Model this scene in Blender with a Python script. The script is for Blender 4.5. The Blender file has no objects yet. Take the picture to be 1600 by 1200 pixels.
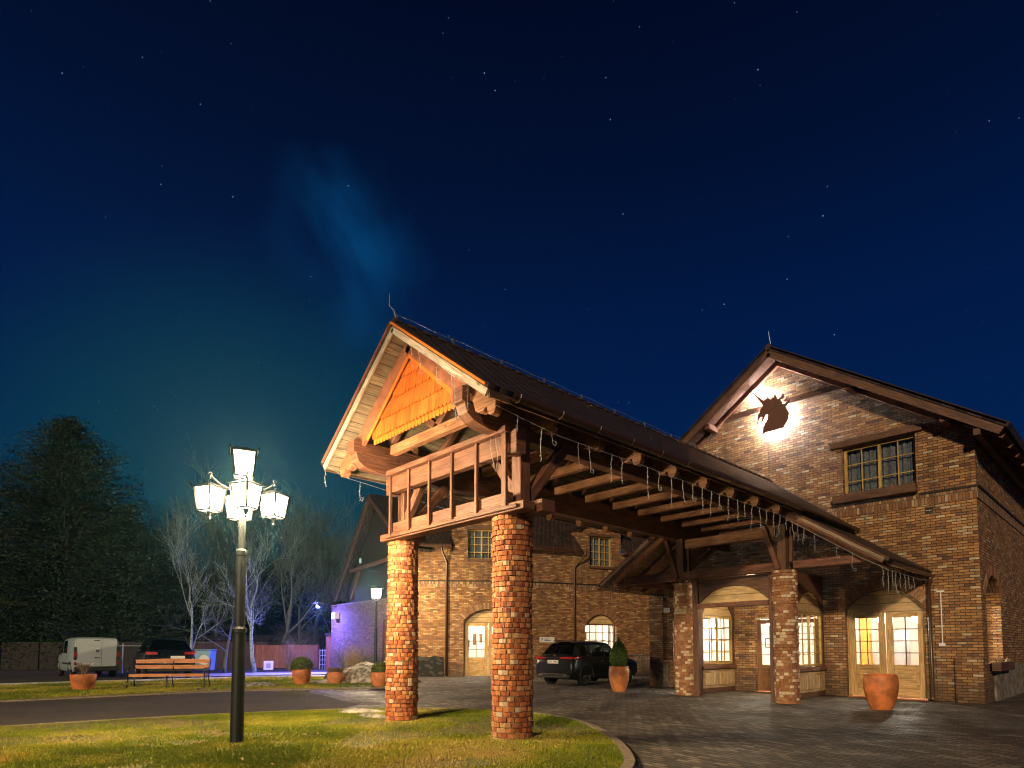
import bpy, bmesh, math, random
import numpy as np
from mathutils import Vector, Matrix
from mathutils.geometry import tessellate_polygon
random.seed(7)
SC = bpy.context.scene
COL = SC.collection
R = math.radians

# ------------------------------------------------------------------ camera
cd = bpy.data.cameras.new('camera')
cd.sensor_width = 36.0
cd.lens = 36.0 * 952.4 / 1600
cd.shift_y = (956.5 - 600) / 1600
cd.clip_end = 2000
cam = bpy.data.objects.new('camera', cd)
cam.location = (0, 0, 1.4)
cam.rotation_euler = (R(90 + 3.335), 0, R(46.738))
COL.objects.link(cam)
SC.camera = cam
SC.view_settings.view_transform = 'Standard'
SC.view_settings.look = 'None'
SC.view_settings.exposure = 2.0
SC.view_settings.gamma = 1.0
SC.render.engine = 'CYCLES'
SC.cycles.use_denoising = True
SC.cycles.max_bounces = 6
SC.cycles.diffuse_bounces = 3
SC.cycles.glossy_bounces = 3
SC.cycles.transmission_bounces = 4
SC.cycles.transparent_max_bounces = 16
SC.cycles.caustics_reflective = False
SC.cycles.caustics_refractive = False
SC.cycles.sample_clamp_indirect = 4.0
SC.cycles.filter_width = 1.15

# ------------------------------------------------------------------ node helpers
class NT:
    def __init__(s, tree): s.t = tree; s.n = tree.nodes; s.l = tree.links
    def new(s, typ, **kw):
        n = s.n.new(typ)
        for k, v in kw.items(): setattr(n, k, v)
        return n
    def put(s, sock, v):
        if hasattr(v, 'is_output'): s.l.new(v, sock)
        elif v is not None:
            if isinstance(v, (tuple, list)) and sock.type == 'RGBA' and len(v) == 3: v = (*v, 1)
            sock.default_value = v
    def math(s, op, a, b=None, c=None, clamp=False):
        n = s.new('ShaderNodeMath', operation=op); n.use_clamp = clamp
        s.put(n.inputs[0], a)
        if b is not None: s.put(n.inputs[1], b)
        if c is not None: s.put(n.inputs[2], c)
        return n.outputs[0]
    def mix(s, f, a, b, mode='MIX'):
        n = s.new('ShaderNodeMix', data_type='RGBA', blend_type=mode)
        s.put(n.inputs[0], f); s.put(n.inputs[6], a); s.put(n.inputs[7], b)
        return n.outputs[2]
    def noise(s, vec, scale, detail=3, rough=.55, out=0):
        n = s.new('ShaderNodeTexNoise'); s.put(n.inputs['Vector'], vec)
        n.inputs['Scale'].default_value = scale; n.inputs['Detail'].default_value = detail
        n.inputs['Roughness'].default_value = rough
        return n.outputs[out]
    def ramp(s, f, stops, interp='LINEAR'):
        n = s.new('ShaderNodeValToRGB'); cr = n.color_ramp; cr.interpolation = interp
        while len(cr.elements) < len(stops): cr.elements.new(0.5)
        for e, (p, c) in zip(cr.elements, stops):
            e.position = p; e.color = (*c, 1) if len(c) == 3 else c
        s.put(n.inputs[0], f); return n.outputs[0]
    def maprange(s, v, a, b, c=0, d=1, typ='SMOOTHSTEP'):
        n = s.new('ShaderNodeMapRange', interpolation_type=typ)
        s.put(n.inputs[0], v); n.inputs[1].default_value = a; n.inputs[2].default_value = b
        n.inputs[3].default_value = c; n.inputs[4].default_value = d
        return n.outputs[0]
    def sep(s, v):
        n = s.new('ShaderNodeSeparateXYZ'); s.put(n.inputs[0], v); return n.outputs
    def comb(s, x, y, z=0):
        n = s.new('ShaderNodeCombineXYZ')
        for i, v in enumerate((x, y, z)): s.put(n.inputs[i], v)
        return n.outputs[0]
    def vmul(s, v, k):
        n = s.new('ShaderNodeVectorMath', operation='MULTIPLY'); s.put(n.inputs[0], v); s.put(n.inputs[1], k); return n.outputs[0]
    def bump(s, h, strength=.5, dist=.01, normal=None):
        n = s.new('ShaderNodeBump'); n.inputs['Strength'].default_value = strength
        n.inputs['Distance'].default_value = dist; s.put(n.inputs['Height'], h)
        if normal: s.l.new(normal, n.inputs['Normal'])
        return n.outputs[0]

def newmat(name):
    m = bpy.data.materials.new(name); m.use_nodes = True
    t = NT(m.node_tree); b = t.n['Principled BSDF']
    return m, t, b

# ------------------------------------------------------------------ world: night sky
W = bpy.data.worlds.new('World'); SC.world = W; W.use_nodes = True
t = NT(W.node_tree); bg = t.n['Background']
tc = t.new('ShaderNodeTexCoord').outputs['Generated']
x, y, z = t.sep(tc)
def dirv(az, el):   # az: degrees left of +Y
    return (-math.sin(R(az)) * math.cos(R(el)), math.cos(R(az)) * math.cos(R(el)), math.sin(R(el)))
def dot(v):
    n = t.new('ShaderNodeVectorMath', operation='DOT_PRODUCT'); t.put(n.inputs[0], tc); n.inputs[1].default_value = v
    return n.outputs['Value']
base = t.ramp(z, [(0.0, (.0008, .018, .062)), (.25, (.0005, .0125, .064)), (.45, (.0004, .0085, .050)), (.62, (.0004, .0042, .025)), (.8, (.0004, .0016, .010))])
gl = t.maprange(dot(dirv(70, 8)), .90, 1.0)
base = t.mix(t.math('MULTIPLY', gl, .9), base, (.0012, .036, .058))
# thin drifting cloud lit from below: soft diagonal streaks
cc = Vector(dirv(62.0, 33.4)); e1 = Vector((0, 0, 1)).cross(cc).normalized(); e2 = cc.cross(e1)   # e1: towards the left, e2: up
ax1 = (e1 * .55 + e2 * .835); ax2 = (e1 * .835 - e2 * .55)
pu, pv = dot(ax1), dot(ax2)
wob = t.noise(t.comb(t.math('MULTIPLY', pu, 9.0), t.math('MULTIPLY', pv, 9.0)), 1.0, 3, .5)
wob2 = t.noise(t.comb(t.math('MULTIPLY', pu, 7.0), t.math('MULTIPLY', pv, 7.0), 5.0), 1.0, 2, .5)
qa, qb = dot(tuple(e1 * .80 + e2 * .6)), dot(tuple(e1 * -.6 + e2 * .80))
la = t.math('DIVIDE', t.math('ADD', qa, t.math('MULTIPLY', t.math('SUBTRACT', wob, .5), .16)), .115)
lb = t.math('DIVIDE', t.math('ADD', qb, t.math('MULTIPLY', t.math('SUBTRACT', wob2, .5), .20)), .115)
rad = t.math('SQRT', t.math('ADD', t.math('MULTIPLY', la, la), t.math('MULTIPLY', lb, lb)))
streak = t.noise(t.comb(t.math('MULTIPLY', pu, 5.0), t.math('MULTIPLY', pv, 13.0), 2.0), 1.0, 3, .5)
cl = t.math('MULTIPLY', t.maprange(rad, 0.0, 1.15, 1, 0), t.maprange(streak, .22, .75))
cl = t.math('MULTIPLY', cl, t.maprange(dot(tuple(cc)), .8, .9))
base = t.mix(t.math('MULTIPLY', cl, .85), base, (.0010, .056, .175))
vo = t.new('ShaderNodeTexVoronoi', feature='F1'); t.put(vo.inputs['Vector'], tc); vo.inputs['Scale'].default_value = 78
wn = t.sep(vo.outputs['Color'])
st = t.math('MULTIPLY', t.maprange(vo.outputs['Distance'], .025, .068, 1, 0), t.math('POWER', wn[0], 7.0))
starc = t.mix(st, (0, 0, 0), (.36, .52, .62))
base = t.mix(1.0, base, starc, 'ADD')
t.l.new(base, bg.inputs[0]); bg.inputs[1].default_value = 0.30

# faint distant town light from behind the viewer (a single, very dim sun lamp)
sd = bpy.data.lights.new('distant_light', 'SUN'); sd.energy = 0.60; sd.angle = R(2.5); sd.color = (1.0, .72, .44)
moon = bpy.data.objects.new('distant_light', sd); moon.rotation_euler = (R(90 - 15), 0, R(25)); COL.objects.link(moon)

# ------------------------------------------------------------------ pixel -> world (survey of the photograph)
F_, YAW, PIT, CY = 952.4, R(46.738), R(3.335), 956.5
_F = Vector((-math.sin(YAW) * math.cos(PIT), math.cos(YAW) * math.cos(PIT), math.sin(PIT)))
_R = Vector((math.cos(YAW), math.sin(YAW), 0)); _U = _R.cross(_F)
_H = Vector((-math.sin(YAW), math.cos(YAW), 0))
def at(px, d, py=1012):
    r = _F + _R * ((px - 800) / F_) - _U * ((py - CY) / F_)
    return Vector((0, 0, 1.4)) + r * (d / r.dot(_H))
def gxy(px, d):
    p = at(px, d); return (p.x, p.y)

# ------------------------------------------------------------------ materials
M = {}
def plain(name, col, rough=.5, metal=0, noise=0, scale=20, bump=0, spec=None, coat=0):
    m, t, b = newmat(name)
    b.inputs['Roughness'].default_value = rough; b.inputs['Metallic'].default_value = metal
    if spec is not None: b.inputs['Specular IOR Level'].default_value = spec
    if coat: b.inputs['Coat Weight'].default_value = coat
    if noise or bump:
        tc = t.new('ShaderNodeTexCoord').outputs['Object']
        n = t.noise(tc, scale, 5, .6)
        if noise:
            c = t.mix(t.maprange(n, .3, .7), tuple(v * (1 - noise) for v in col), tuple(min(1, v * (1 + noise)) for v in col))
            t.l.new(c, b.inputs['Base Color'])
        else: b.inputs['Base Color'].default_value = (*col, 1)
        if bump: t.l.new(t.bump(n, bump, .01), b.inputs['Normal'])
    else: b.inputs['Base Color'].default_value = (*col, 1)
    M[name] = m; return m
leafcols = None

def emis(name, col, s):
    m, t, b = newmat(name)
    b.inputs['Base Color'].default_value = (*[min(1, c) for c in col], 1)
    b.inputs['Emission Color'].default_value = (*col, 1); b.inputs['Emission Strength'].default_value = s
    M[name] = m; return m

def brickmat(name, stops, mortar, w=.25, h=.078, joint=.0075, bumps=.9, dirt=.5, tint=(1, 1, 1), offs=0.0):
    m, t, b = newmat(name)
    uv = t.new('ShaderNodeTexCoord').outputs['UV']
    ns = t.noise(uv, 9, 3, .6, out=1)
    dv = t.new('ShaderNodeVectorMath', operation='SUBTRACT'); t.put(dv.inputs[0], ns); dv.inputs[1].default_value = (.5, .5, .5)
    ad = t.new('ShaderNodeVectorMath', operation='MULTIPLY_ADD'); t.put(ad.inputs[0], dv.outputs[0]); ad.inputs[1].default_value = (.03, .016, 0); t.put(ad.inputs[2], uv)
    u, v, _ = t.sep(ad.outputs[0])
    vr = t.math('DIVIDE', v, h); row = t.math('FLOOR', vr)
    uu = t.math('ADD', t.math('DIVIDE', u, w), t.math('MULTIPLY', row, .5 + offs)); col = t.math('FLOOR', uu)
    fu = t.math('MULTIPLY', t.math('FRACT', uu), w); fv = t.math('MULTIPLY', t.math('FRACT', vr), h)
    du = t.math('MINIMUM', fu, t.math('SUBTRACT', w, fu)); dvv = t.math('MINIMUM', fv, t.math('SUBTRACT', h, fv))
    d = t.math('MINIMUM', du, dvv)
    mask = t.maprange(d, joint * .55, joint * 1.25)
    wn = t.new('ShaderNodeTexWhiteNoise', noise_dimensions='3D'); t.l.new(t.comb(col, row, 3.7), wn.inputs[0])
    rnd = wn.outputs['Value']; rc = t.sep(wn.outputs['Color'])
    c = t.ramp(rnd, stops, 'CONSTANT')
    fine = t.noise(uv, 55, 4, .65)
    big = t.noise(uv, .9, 4, .6)
    c = t.mix(t.maprange(fine, .25, .75), t.mix(1.0, c, (.62, .6, .58), 'MULTIPLY'), c)
    smear = t.noise(uv, 3.2, 4, .65)
    c = t.mix(t.math('MULTIPLY', t.maprange(smear, .52, .74), .55), c, (.40, .29, .18))
    c = t.mix(t.math('MULTIPLY', t.maprange(rc[1], .35, 1.0), .35), c, (.11, .055, .03))
    c = t.mix(t.math('MULTIPLY', t.maprange(big, .45, .72), dirt), c, (.10, .062, .038))
    strk = t.noise(t.vmul(uv, (2.6, .28, 1)), 1.0, 4, .6); rawv = t.sep(uv)[1]
    c = t.mix(t.math('MULTIPLY', t.maprange(strk, .54, .70), .5), c, (.07, .045, .03))
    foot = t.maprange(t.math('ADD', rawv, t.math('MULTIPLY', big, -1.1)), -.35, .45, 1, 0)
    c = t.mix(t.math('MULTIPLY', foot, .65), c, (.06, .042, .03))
    mo = t.mix(t.maprange(fine, .3, .7), tuple(k * .75 for k in mortar), mortar)
    c = t.mix(mask, mo, c)
    c = t.mix(1.0, c, tint, 'MULTIPLY') if tint != (1, 1, 1) else c
    t.l.new(c, b.inputs['Base Color'])
    b.inputs['Roughness'].default_value = .82
    hgt = t.math('ADD', t.math('MULTIPLY', mask, t.math('ADD', .6, t.math('MULTIPLY', rc[2], .6))), t.math('MULTIPLY', fine, .45))
    t.l.new(t.bump(hgt, bumps, .032), b.inputs['Normal'])
    M[name] = m; return m

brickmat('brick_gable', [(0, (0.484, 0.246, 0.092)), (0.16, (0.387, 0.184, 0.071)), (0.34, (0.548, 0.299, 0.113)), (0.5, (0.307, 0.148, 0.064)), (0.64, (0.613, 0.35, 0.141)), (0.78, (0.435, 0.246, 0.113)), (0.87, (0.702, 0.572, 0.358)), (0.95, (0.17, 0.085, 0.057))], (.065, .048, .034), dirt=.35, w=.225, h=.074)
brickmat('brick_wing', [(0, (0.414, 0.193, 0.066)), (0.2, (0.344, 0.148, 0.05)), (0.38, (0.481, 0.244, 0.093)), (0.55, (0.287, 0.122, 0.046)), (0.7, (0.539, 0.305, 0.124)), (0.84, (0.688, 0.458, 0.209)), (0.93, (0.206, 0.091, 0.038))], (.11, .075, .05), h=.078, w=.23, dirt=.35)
brickmat('brick_annex', [(0, (.17, .085, .09)), (.3, (.12, .06, .07)), (.6, (.22, .12, .12)), (.85, (.09, .05, .055))], (.15, .135, .17))
brickmat('header_course', [(0, (.34, .17, .08)), (.3, (.46, .28, .14)), (.6, (.26, .12, .06)), (.82, (.58, .44, .27))], (.14, .10, .07), w=.075, h=.30, joint=.006)

def attrbrick(name='brick_pillar', ramp=None):
    m, t, b = newmat(name)
    a = t.new('ShaderNodeAttribute'); a.attribute_name = 'tone'
    tc = t.new('ShaderNodeTexCoord').outputs['Object']
    fine = t.noise(tc, 60, 5, .7); med = t.noise(tc, 16, 3, .6)
    c = t.ramp(a.outputs['Fac'], ramp or [(0, (.46, .135, .035)), (.22, (.36, .095, .03)), (.40, (.52, .20, .06)), (.62, (.56, .25, .085)), (.74, (.30, .085, .03)), (.86, (.52, .30, .14)), (.945, (.60, .46, .30))], 'CONSTANT')
    c = t.mix(t.maprange(fine, .3, .75), t.mix(1.0, c, (.6, .55, .5), 'MULTIPLY'), c)
    c = t.mix(t.math('MULTIPLY', t.maprange(med, .52, .75), .5), c, (.42, .34, .26))
    t.l.new(c, b.inputs['Base Color']); b.inputs['Roughness'].default_value = .85
    t.l.new(t.bump(t.math('ADD', fine, med), .55, .006), b.inputs['Normal'])
    M[name] = m
attrbrick()
attrbrick('brick_pillar_rear', [(0, (0.36, 0.156, 0.066)), (0.25, (0.432, 0.204, 0.09)), (0.45, (0.324, 0.132, 0.06)), (0.6, (0.48, 0.264, 0.132)), (0.74, (0.744, 0.6, 0.408)), (0.88, (0.84, 0.696, 0.504))])
attrbrick('brick_voussoir', [(0, (.30, .14, .065)), (.3, (.36, .19, .09)), (.6, (.24, .11, .055)), (.85, (.46, .32, .19))])
plain('mortar', (.36, .25, .155), .95, noise=.3, scale=40, bump=.6)

def woodmat(name, dark, light, rough=.6, grain=1.0, knots=True, boards=0, bump=.35):
    m, t, b = newmat(name)
    uv = t.new('ShaderNodeTexCoord').outputs['UV']
    g = t.noise(t.vmul(uv, (2.2, 42 * grain, 1)), 1.0, 5, .65)
    big = t.noise(t.vmul(uv, (1.2, 4, 1)), 1.0, 3, .6)
    c = t.mix(t.maprange(g, .38, .62), dark, light)
    c = t.mix(t.math('MULTIPLY', t.maprange(big, .44, .68), .6), c, tuple(k * .5 for k in dark))
    blot = t.noise(t.vmul(uv, (3.1, 9, 1)), 1.0, 4, .7)
    c = t.mix(t.math('MULTIPLY', t.maprange(blot, .56, .70), .55), c, tuple(min(1, k * 1.35) for k in light))
    hgt = g
    if knots:
        vo = t.new('ShaderNodeTexVoronoi', feature='F1'); t.put(vo.inputs['Vector'], t.vmul(uv, (2.1, 4.2, 1))); vo.inputs['Scale'].default_value = 1
        k = t.maprange(vo.outputs['Distance'], .04, .15, 1, 0)
        c = t.mix(t.math('MULTIPLY', k, .75), c, tuple(k * .3 for k in dark))
    if boards:
        u, v, _ = t.sep(uv); vr = t.math('DIVIDE', v, boards); row = t.math('FLOOR', vr); f = t.math('FRACT', vr)
        e = t.math('MINIMUM', f, t.math('SUBTRACT', 1.0, f)); gap = t.maprange(e, .012, .04)
        wn = t.new('ShaderNodeTexWhiteNoise', noise_dimensions='1D'); t.l.new(row, wn.inputs['W'])
        c = t.mix(t.math('MULTIPLY', wn.outputs['Value'], .75), c, tuple(k * .45 for k in light))
        c = t.mix(gap, (.012, .008, .006), c)
        hgt = t.math('ADD', t.math('MULTIPLY', gap, 2.0), g)
    t.l.new(c, b.inputs['Base Color']); b.inputs['Roughness'].default_value = rough
    t.l.new(t.bump(hgt, bump, .006), b.inputs['Normal'])
    M[name] = m; return m
woodmat('timber', (.10, .036, .020), (.235, .098, .056), .62, bump=.6)
woodmat('timber_light', (.20, .082, .040), (.42, .20, .10), .6)
woodmat('fascia_old', (.20, .15, .10), (.36, .28, .20), .8)
woodmat('timber_dark', (.075, .034, .020), (.16, .078, .046), .6)
woodmat('soffit', (.15, .115, .075), (.37, .295, .20), .8, boards=.20, bump=.7)
woodmat('fascia_pale', (.30, .25, .19), (.52, .46, .38), .8)
woodmat('door_wood', (.42, .25, .085), (.68, .46, .20), .45, knots=False, bump=.15)
woodmat('arch_panel', (.55, .36, .14), (.78, .58, .30), .5, boards=.24, knots=False)
woodmat('window_wood', (.42, .27, .06), (.56, .39, .11), .45, knots=False, bump=.15)
woodmat('door_brown', (.14, .062, .022), (.22, .10, .04), .4, knots=False, bump=.1)
woodmat('panel_old', (.38, .25, .11), (.62, .46, .26), .6)
woodmat('bench_wood', (.42, .14, .035), (.66, .27, .08), .45, bump=.2)
woodmat('fence_red', (.22, .075, .055), (.34, .13, .10), .75, boards=.14, knots=False)
woodmat('shed_wood', (.04, .026, .022), (.075, .05, .04), .8, boards=.16, knots=False)
woodmat('plank_dark', (.008, .0075, .008), (.02, .018, .018), .8, boards=.14, knots=False)
plain('shingle_trim', (.55, .15, .016), .5, noise=.1, scale=9, bump=.1)
m, t, b = newmat('shingle_paint'); a_ = t.new('ShaderNodeAttribute'); a_.attribute_name = 'tone'; tcs = t.new('ShaderNodeTexCoord').outputs['Object']
ns_ = t.noise(t.vmul(tcs, (22, 22, 3)), 1.0, 4, .6); n2_ = t.noise(tcs, 2.6, 3, .6)
c_ = t.mix(a_.outputs['Fac'], (.36, .070, .006), (.54, .125, .012)); c_ = t.mix(t.math('MULTIPLY', t.maprange(ns_, .5, .72), .45), c_, (.22, .06, .014)); c_ = t.mix(t.math('MULTIPLY', t.maprange(n2_, .45, .7), .35), c_, (.62, .19, .04))
t.l.new(c_, b.inputs['Base Color']); b.inputs['Roughness'].default_value = .55; t.l.new(t.bump(ns_, .25, .006), b.inputs['Normal']); M['shingle_paint'] = m
plain('paint_redbrown', (.24, .088, .05), .5, noise=.25, scale=7, bump=.15)
plain('gutter_brown', (.06, .028, .018), .32, metal=.0, spec=.6)
plain('metal_black', (.012, .012, .013), .35, spec=.6, bump=.12, scale=60)
plain('lamp_post_paint', (.009, .012, .013), .5, spec=.35, bump=.1, scale=50, noise=.2)
plain('string_dark', (.012, .009, .008), .6)
plain('lantern_black', (.003, .003, .003), .6, spec=.08)
plain('light_cable', (.36, .38, .39), .6)
plain('metal_grey', (.33, .34, .35), .4, metal=.8)
plain('metal_white', (.62, .63, .64), .5)
plain('galvanised', (.35, .42, .46), .4, metal=.6)
plain('terracotta', (.50, .155, .042), .55, noise=.38, scale=4, bump=.12)
plain('terracotta_pale', (.56, .20, .065), .6, noise=.25, scale=5, bump=.12)
plain('soil', (.035, .022, .014), .95, noise=.4, scale=40, bump=.8)
plain('kerb', (.24, .19, .13), .9, noise=.3, scale=14, bump=.5)
plain('snow_dirty', (.33, .30, .26), .9, noise=.75, scale=5, bump=.8)
plain('snow', (.74, .76, .80), .85, noise=.15, scale=5, bump=.6)
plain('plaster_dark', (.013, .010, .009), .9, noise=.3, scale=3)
plain('plaster_white', (.80, .76, .70), .8)
plain('orange_paint', (.78, .30, .05), .6)
plain('cabinet_grey', (.28, .28, .30), .5)
plain('cloth_curtain', (.16, .17, .18), .9, noise=.35, scale=14)
plain('bark_birch', (.22, .31, .30), .85, noise=.6, scale=12, bump=.5)
plain('bark_pale', (.09, .12, .11), .9, noise=.4, scale=9, bump=.5)
plain('bark_dark', (.05, .062, .055), .95, noise=.4, scale=9, bump=.7)
plain('silhouette_metal', (.13, .065, .05), .55, bump=.1, spec=.3)
plain('rubber', (.015, .015, .016), .8)
plain('chrome', (.72, .72, .72), .2, metal=1)
plain('alloy', (.22, .22, .23), .35, metal=.9)
plain('car_black', (.008, .008, .009), .3, coat=.1, spec=.35)
plain('car_navy', (.006, .008, .012), .25, coat=.3, spec=.4)
plain('van_white', (.48, .56, .60), .35, coat=.4)
plain('van_side', (.26, .34, .35), .35, coat=.4)
plain('plastic_black', (.018, .018, .018), .6)
plain('light_red', (.38, .02, .02), .15, coat=1.0)
plain('plate_white', (.68, .68, .66), .5)
plain('ink_black', (.015, .015, .015), .6)
plain('ink_blue', (.03, .10, .42), .5)
plain('cable_white', (.72, .74, .74), .5)
plain('bin_blue', (.17, .36, .48), .5)
plain('glass_dark', (.008, .009, .01), .06, spec=.8)
plain('stone_rubble', (.18, .16, .13), .9, noise=.55, scale=5, bump=.9)
emis('bulb_key', (1.0, .74, .40), 580.0)
emis('bulb_small_lamp', (1.0, .76, .42), 1150.0)
emis('bulb_white', (1.0, .88, .70), 210.0)
emis('led_cold', (.92, .95, 1.0), 420.0)
emis('bulb_added_fill', (1.0, .78, .48), 150.0)
emis('flood_blue', (.17, .15, 1.0), 3600.0)

def glass(name, tint=(.92, .95, .96), refl=.10):
    m, t, b = newmat(name)
    t.n.remove(b)
    tr = t.new('ShaderNodeBsdfTransparent'); tr.inputs[0].default_value = (*tint, 1)
    gl = t.new('ShaderNodeBsdfGlossy'); gl.inputs['Roughness'].default_value = .02
    fr = t.new('ShaderNodeLayerWeight'); fr.inputs[0].default_value = .5
    mx = t.new('ShaderNodeMixShader')
    t.l.new(t.math('ADD', t.math('MULTIPLY', t.math('POWER', fr.outputs['Facing'], 4.0), .8), refl * .25, clamp=True), mx.inputs[0]); t.l.new(tr.outputs[0], mx.inputs[1]); t.l.new(gl.outputs[0], mx.inputs[2])
    t.l.new(mx.outputs[0], t.n['Material Output'].inputs[0])
    M[name] = m
glass('glass'); glass('glass_car', (.16, .18, .19), .1)

m, t, b = newmat('lantern_glass'); t.n.remove(b)
tr = t.new('ShaderNodeBsdfTransparent'); em = t.new('ShaderNodeEmission'); em.inputs[0].default_value = (1, .93, .74, 1); em.inputs[1].default_value = 1.6
ads = t.new('ShaderNodeAddShader'); t.l.new(tr.outputs[0], ads.inputs[0]); t.l.new(em.outputs[0], ads.inputs[1]); t.l.new(ads.outputs[0], t.n['Material Output'].inputs[0]); M['lantern_glass'] = m
def rooftile():
    m, t, b = newmat('roof_tile')
    uv = t.new('ShaderNodeTexCoord').outputs['UV']; u, v, _ = t.sep(uv)
    vr = t.math('DIVIDE', v, .33); row = t.math('FLOOR', vr); fv = t.math('FRACT', vr)
    ur = t.math('ADD', t.math('DIVIDE', u, .24), t.math('MULTIPLY', row, .5)); fu = t.math('FRACT', ur)
    wave = t.math('SINE', t.math('MULTIPLY', fu, math.pi))
    hgt = t.math('ADD', wave, t.math('MULTIPLY', fv, 1.3))
    wn = t.new('ShaderNodeTexWhiteNoise', noise_dimensions='2D'); t.l.new(t.comb(t.math('FLOOR', ur), row), wn.inputs[0])
    c = t.mix(wn.outputs['Value'], (.022, .014, .011), (.05, .028, .021))
    n = t.noise(uv, 8, 4, .6)
    c = t.mix(t.math('MULTIPLY', t.maprange(n, .5, .75), .5), c, (.05, .055, .04))
    t.l.new(c, b.inputs['Base Color']); b.inputs['Roughness'].default_value = .55
    t.l.new(t.bump(hgt, 1.0, .03), b.inputs['Normal']); M['roof_tile'] = m
rooftile()

def paving():
    m, t, b = newmat('paving')
    tc = t.new('ShaderNodeTexCoord').outputs['Object']
    mp = t.new('ShaderNodeMapping'); mp.inputs['Rotation'].default_value = (0, 0, R(8)); t.l.new(tc, mp.inputs[0]); P = mp.outputs[0]
    u, v, _ = t.sep(P)
    vr = t.math('DIVIDE', v, .105); row = t.math('FLOOR', vr); fv = t.math('FRACT', vr)
    ur = t.math('ADD', t.math('DIVIDE', u, .205), t.math('MULTIPLY', row, .5)); colu = t.math('FLOOR', ur); fu = t.math('FRACT', ur)
    ev = t.math('MULTIPLY', t.math('MINIMUM', fv, t.math('SUBTRACT', 1.0, fv)), .105)
    eu = t.math('MULTIPLY', t.math('MINIMUM', fu, t.math('SUBTRACT', 1.0, fu)), .205)
    d = t.math('MINIMUM', eu, ev); mask = t.maprange(d, .003, .011)
    wn = t.new('ShaderNodeTexWhiteNoise', noise_dimensions='2D'); t.l.new(t.comb(colu, row), wn.inputs[0])
    c = t.ramp(wn.outputs['Value'], [(0, (.075, .062, .052)), (.35, (.12, .098, .080)), (.7, (.17, .135, .108)), (.9, (.27, .23, .19))])
    big = t.noise(P, .45, 4, .6); fine = t.noise(P, 60, 4, .7)
    c = t.mix(t.math('MULTIPLY', t.maprange(big, .42, .62), .65), c, (.05, .04, .035))
    st_ = t.noise(P, 2.3, 5, .7)
    c = t.mix(t.math('MULTIPLY', t.maprange(st_, .54, .66), .5), c, (.035, .03, .027))
    c = t.mix(t.math('MULTIPLY', t.maprange(fine, .5, .8), .4), c, (.24, .20, .17))
    c = t.mix(mask, (.018, .016, .013), c)
    t.l.new(c, b.inputs['Base Color'])
    wet = t.noise(P, .8, 3, .5)
    t.l.new(t.maprange(wet, .35, .65, .62, .88), b.inputs['Roughness']); b.inputs['Specular IOR Level'].default_value = .35
    hgt = t.math('ADD', t.math('MULTIPLY', mask, t.math('ADD', .7, t.math('MULTIPLY', wn.outputs['Color'], .5))), t.math('MULTIPLY', fine, .35))
    t.l.new(t.bump(hgt, 1.0, .016), b.inputs['Normal']); M['paving'] = m
paving()

def groundmat(name, c1, c2, c3, sc=1.2):
    m, t, b = newmat(name)
    tc = t.new('ShaderNodeTexCoord').outputs['Object']
    a = t.noise(tc, sc, 5, .65); f = t.noise(tc, 34, 5, .7)
    c = t.mix(t.maprange(a, .38, .62), c1, c2)
    c = t.mix(t.math('MULTIPLY', t.maprange(f, .45, .75), .7), c, c3)
    t.l.new(c, b.inputs['Base Color']); b.inputs['Roughness'].default_value = .95
    t.l.new(t.bump(f, .8, .03), b.inputs['Normal']); M[name] = m
groundmat('lawn', (.085, .095, .02), (.17, .125, .04), (.20, .16, .06))
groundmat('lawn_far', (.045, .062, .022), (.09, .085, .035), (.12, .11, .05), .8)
groundmat('earth', (.05, .042, .03), (.075, .06, .042), (.09, .08, .06), .3)
groundmat('drive_asphalt', (.055, .045, .038), (.075, .06, .048), (.10, .082, .066), .7)
groundmat('asphalt', (.04, .04, .042), (.055, .053, .052), (.075, .072, .07), .6)

def leafmat(name, cols, rough=.6, trans=.25):
    m, t, b = newmat(name)
    a = t.new('ShaderNodeAttribute'); a.attribute_name = 'tone'
    c = t.ramp(a.outputs['Fac'], [(i / (len(cols) - 1), c) for i, c in enumerate(cols)])
    t.l.new(c, b.inputs['Base Color']); b.inputs['Roughness'].default_value = rough
    b.inputs['Specular IOR Level'].default_value = .2
    M[name] = m
leafmat('needles', [(.006, .016, .009), (.012, .034, .016), (.018, .052, .020), (.026, .040, .016)])
leafmat('thuja_leaf', [(.035, .075, .014), (.065, .12, .024), (.10, .15, .035)])
leafmat('box_leaf', [(.05, .075, .014), (.09, .12, .022), (.15, .16, .035)])
leafmat('dry_twig', [(.12, .08, .05), (.20, .14, .08), (.28, .20, .12)])
leafmat('grass_blade', [(.13, .17, .010), (.25, .27, .018), (.40, .34, .05), (.50, .36, .12)])
leafmat('dead_leaf', [(.10, .05, .02), (.20, .11, .04), (.30, .19, .08)])
leafmat('shrub_leaf', [(.05, .055, .04), (.09, .09, .07), (.13, .12, .10)])

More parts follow.
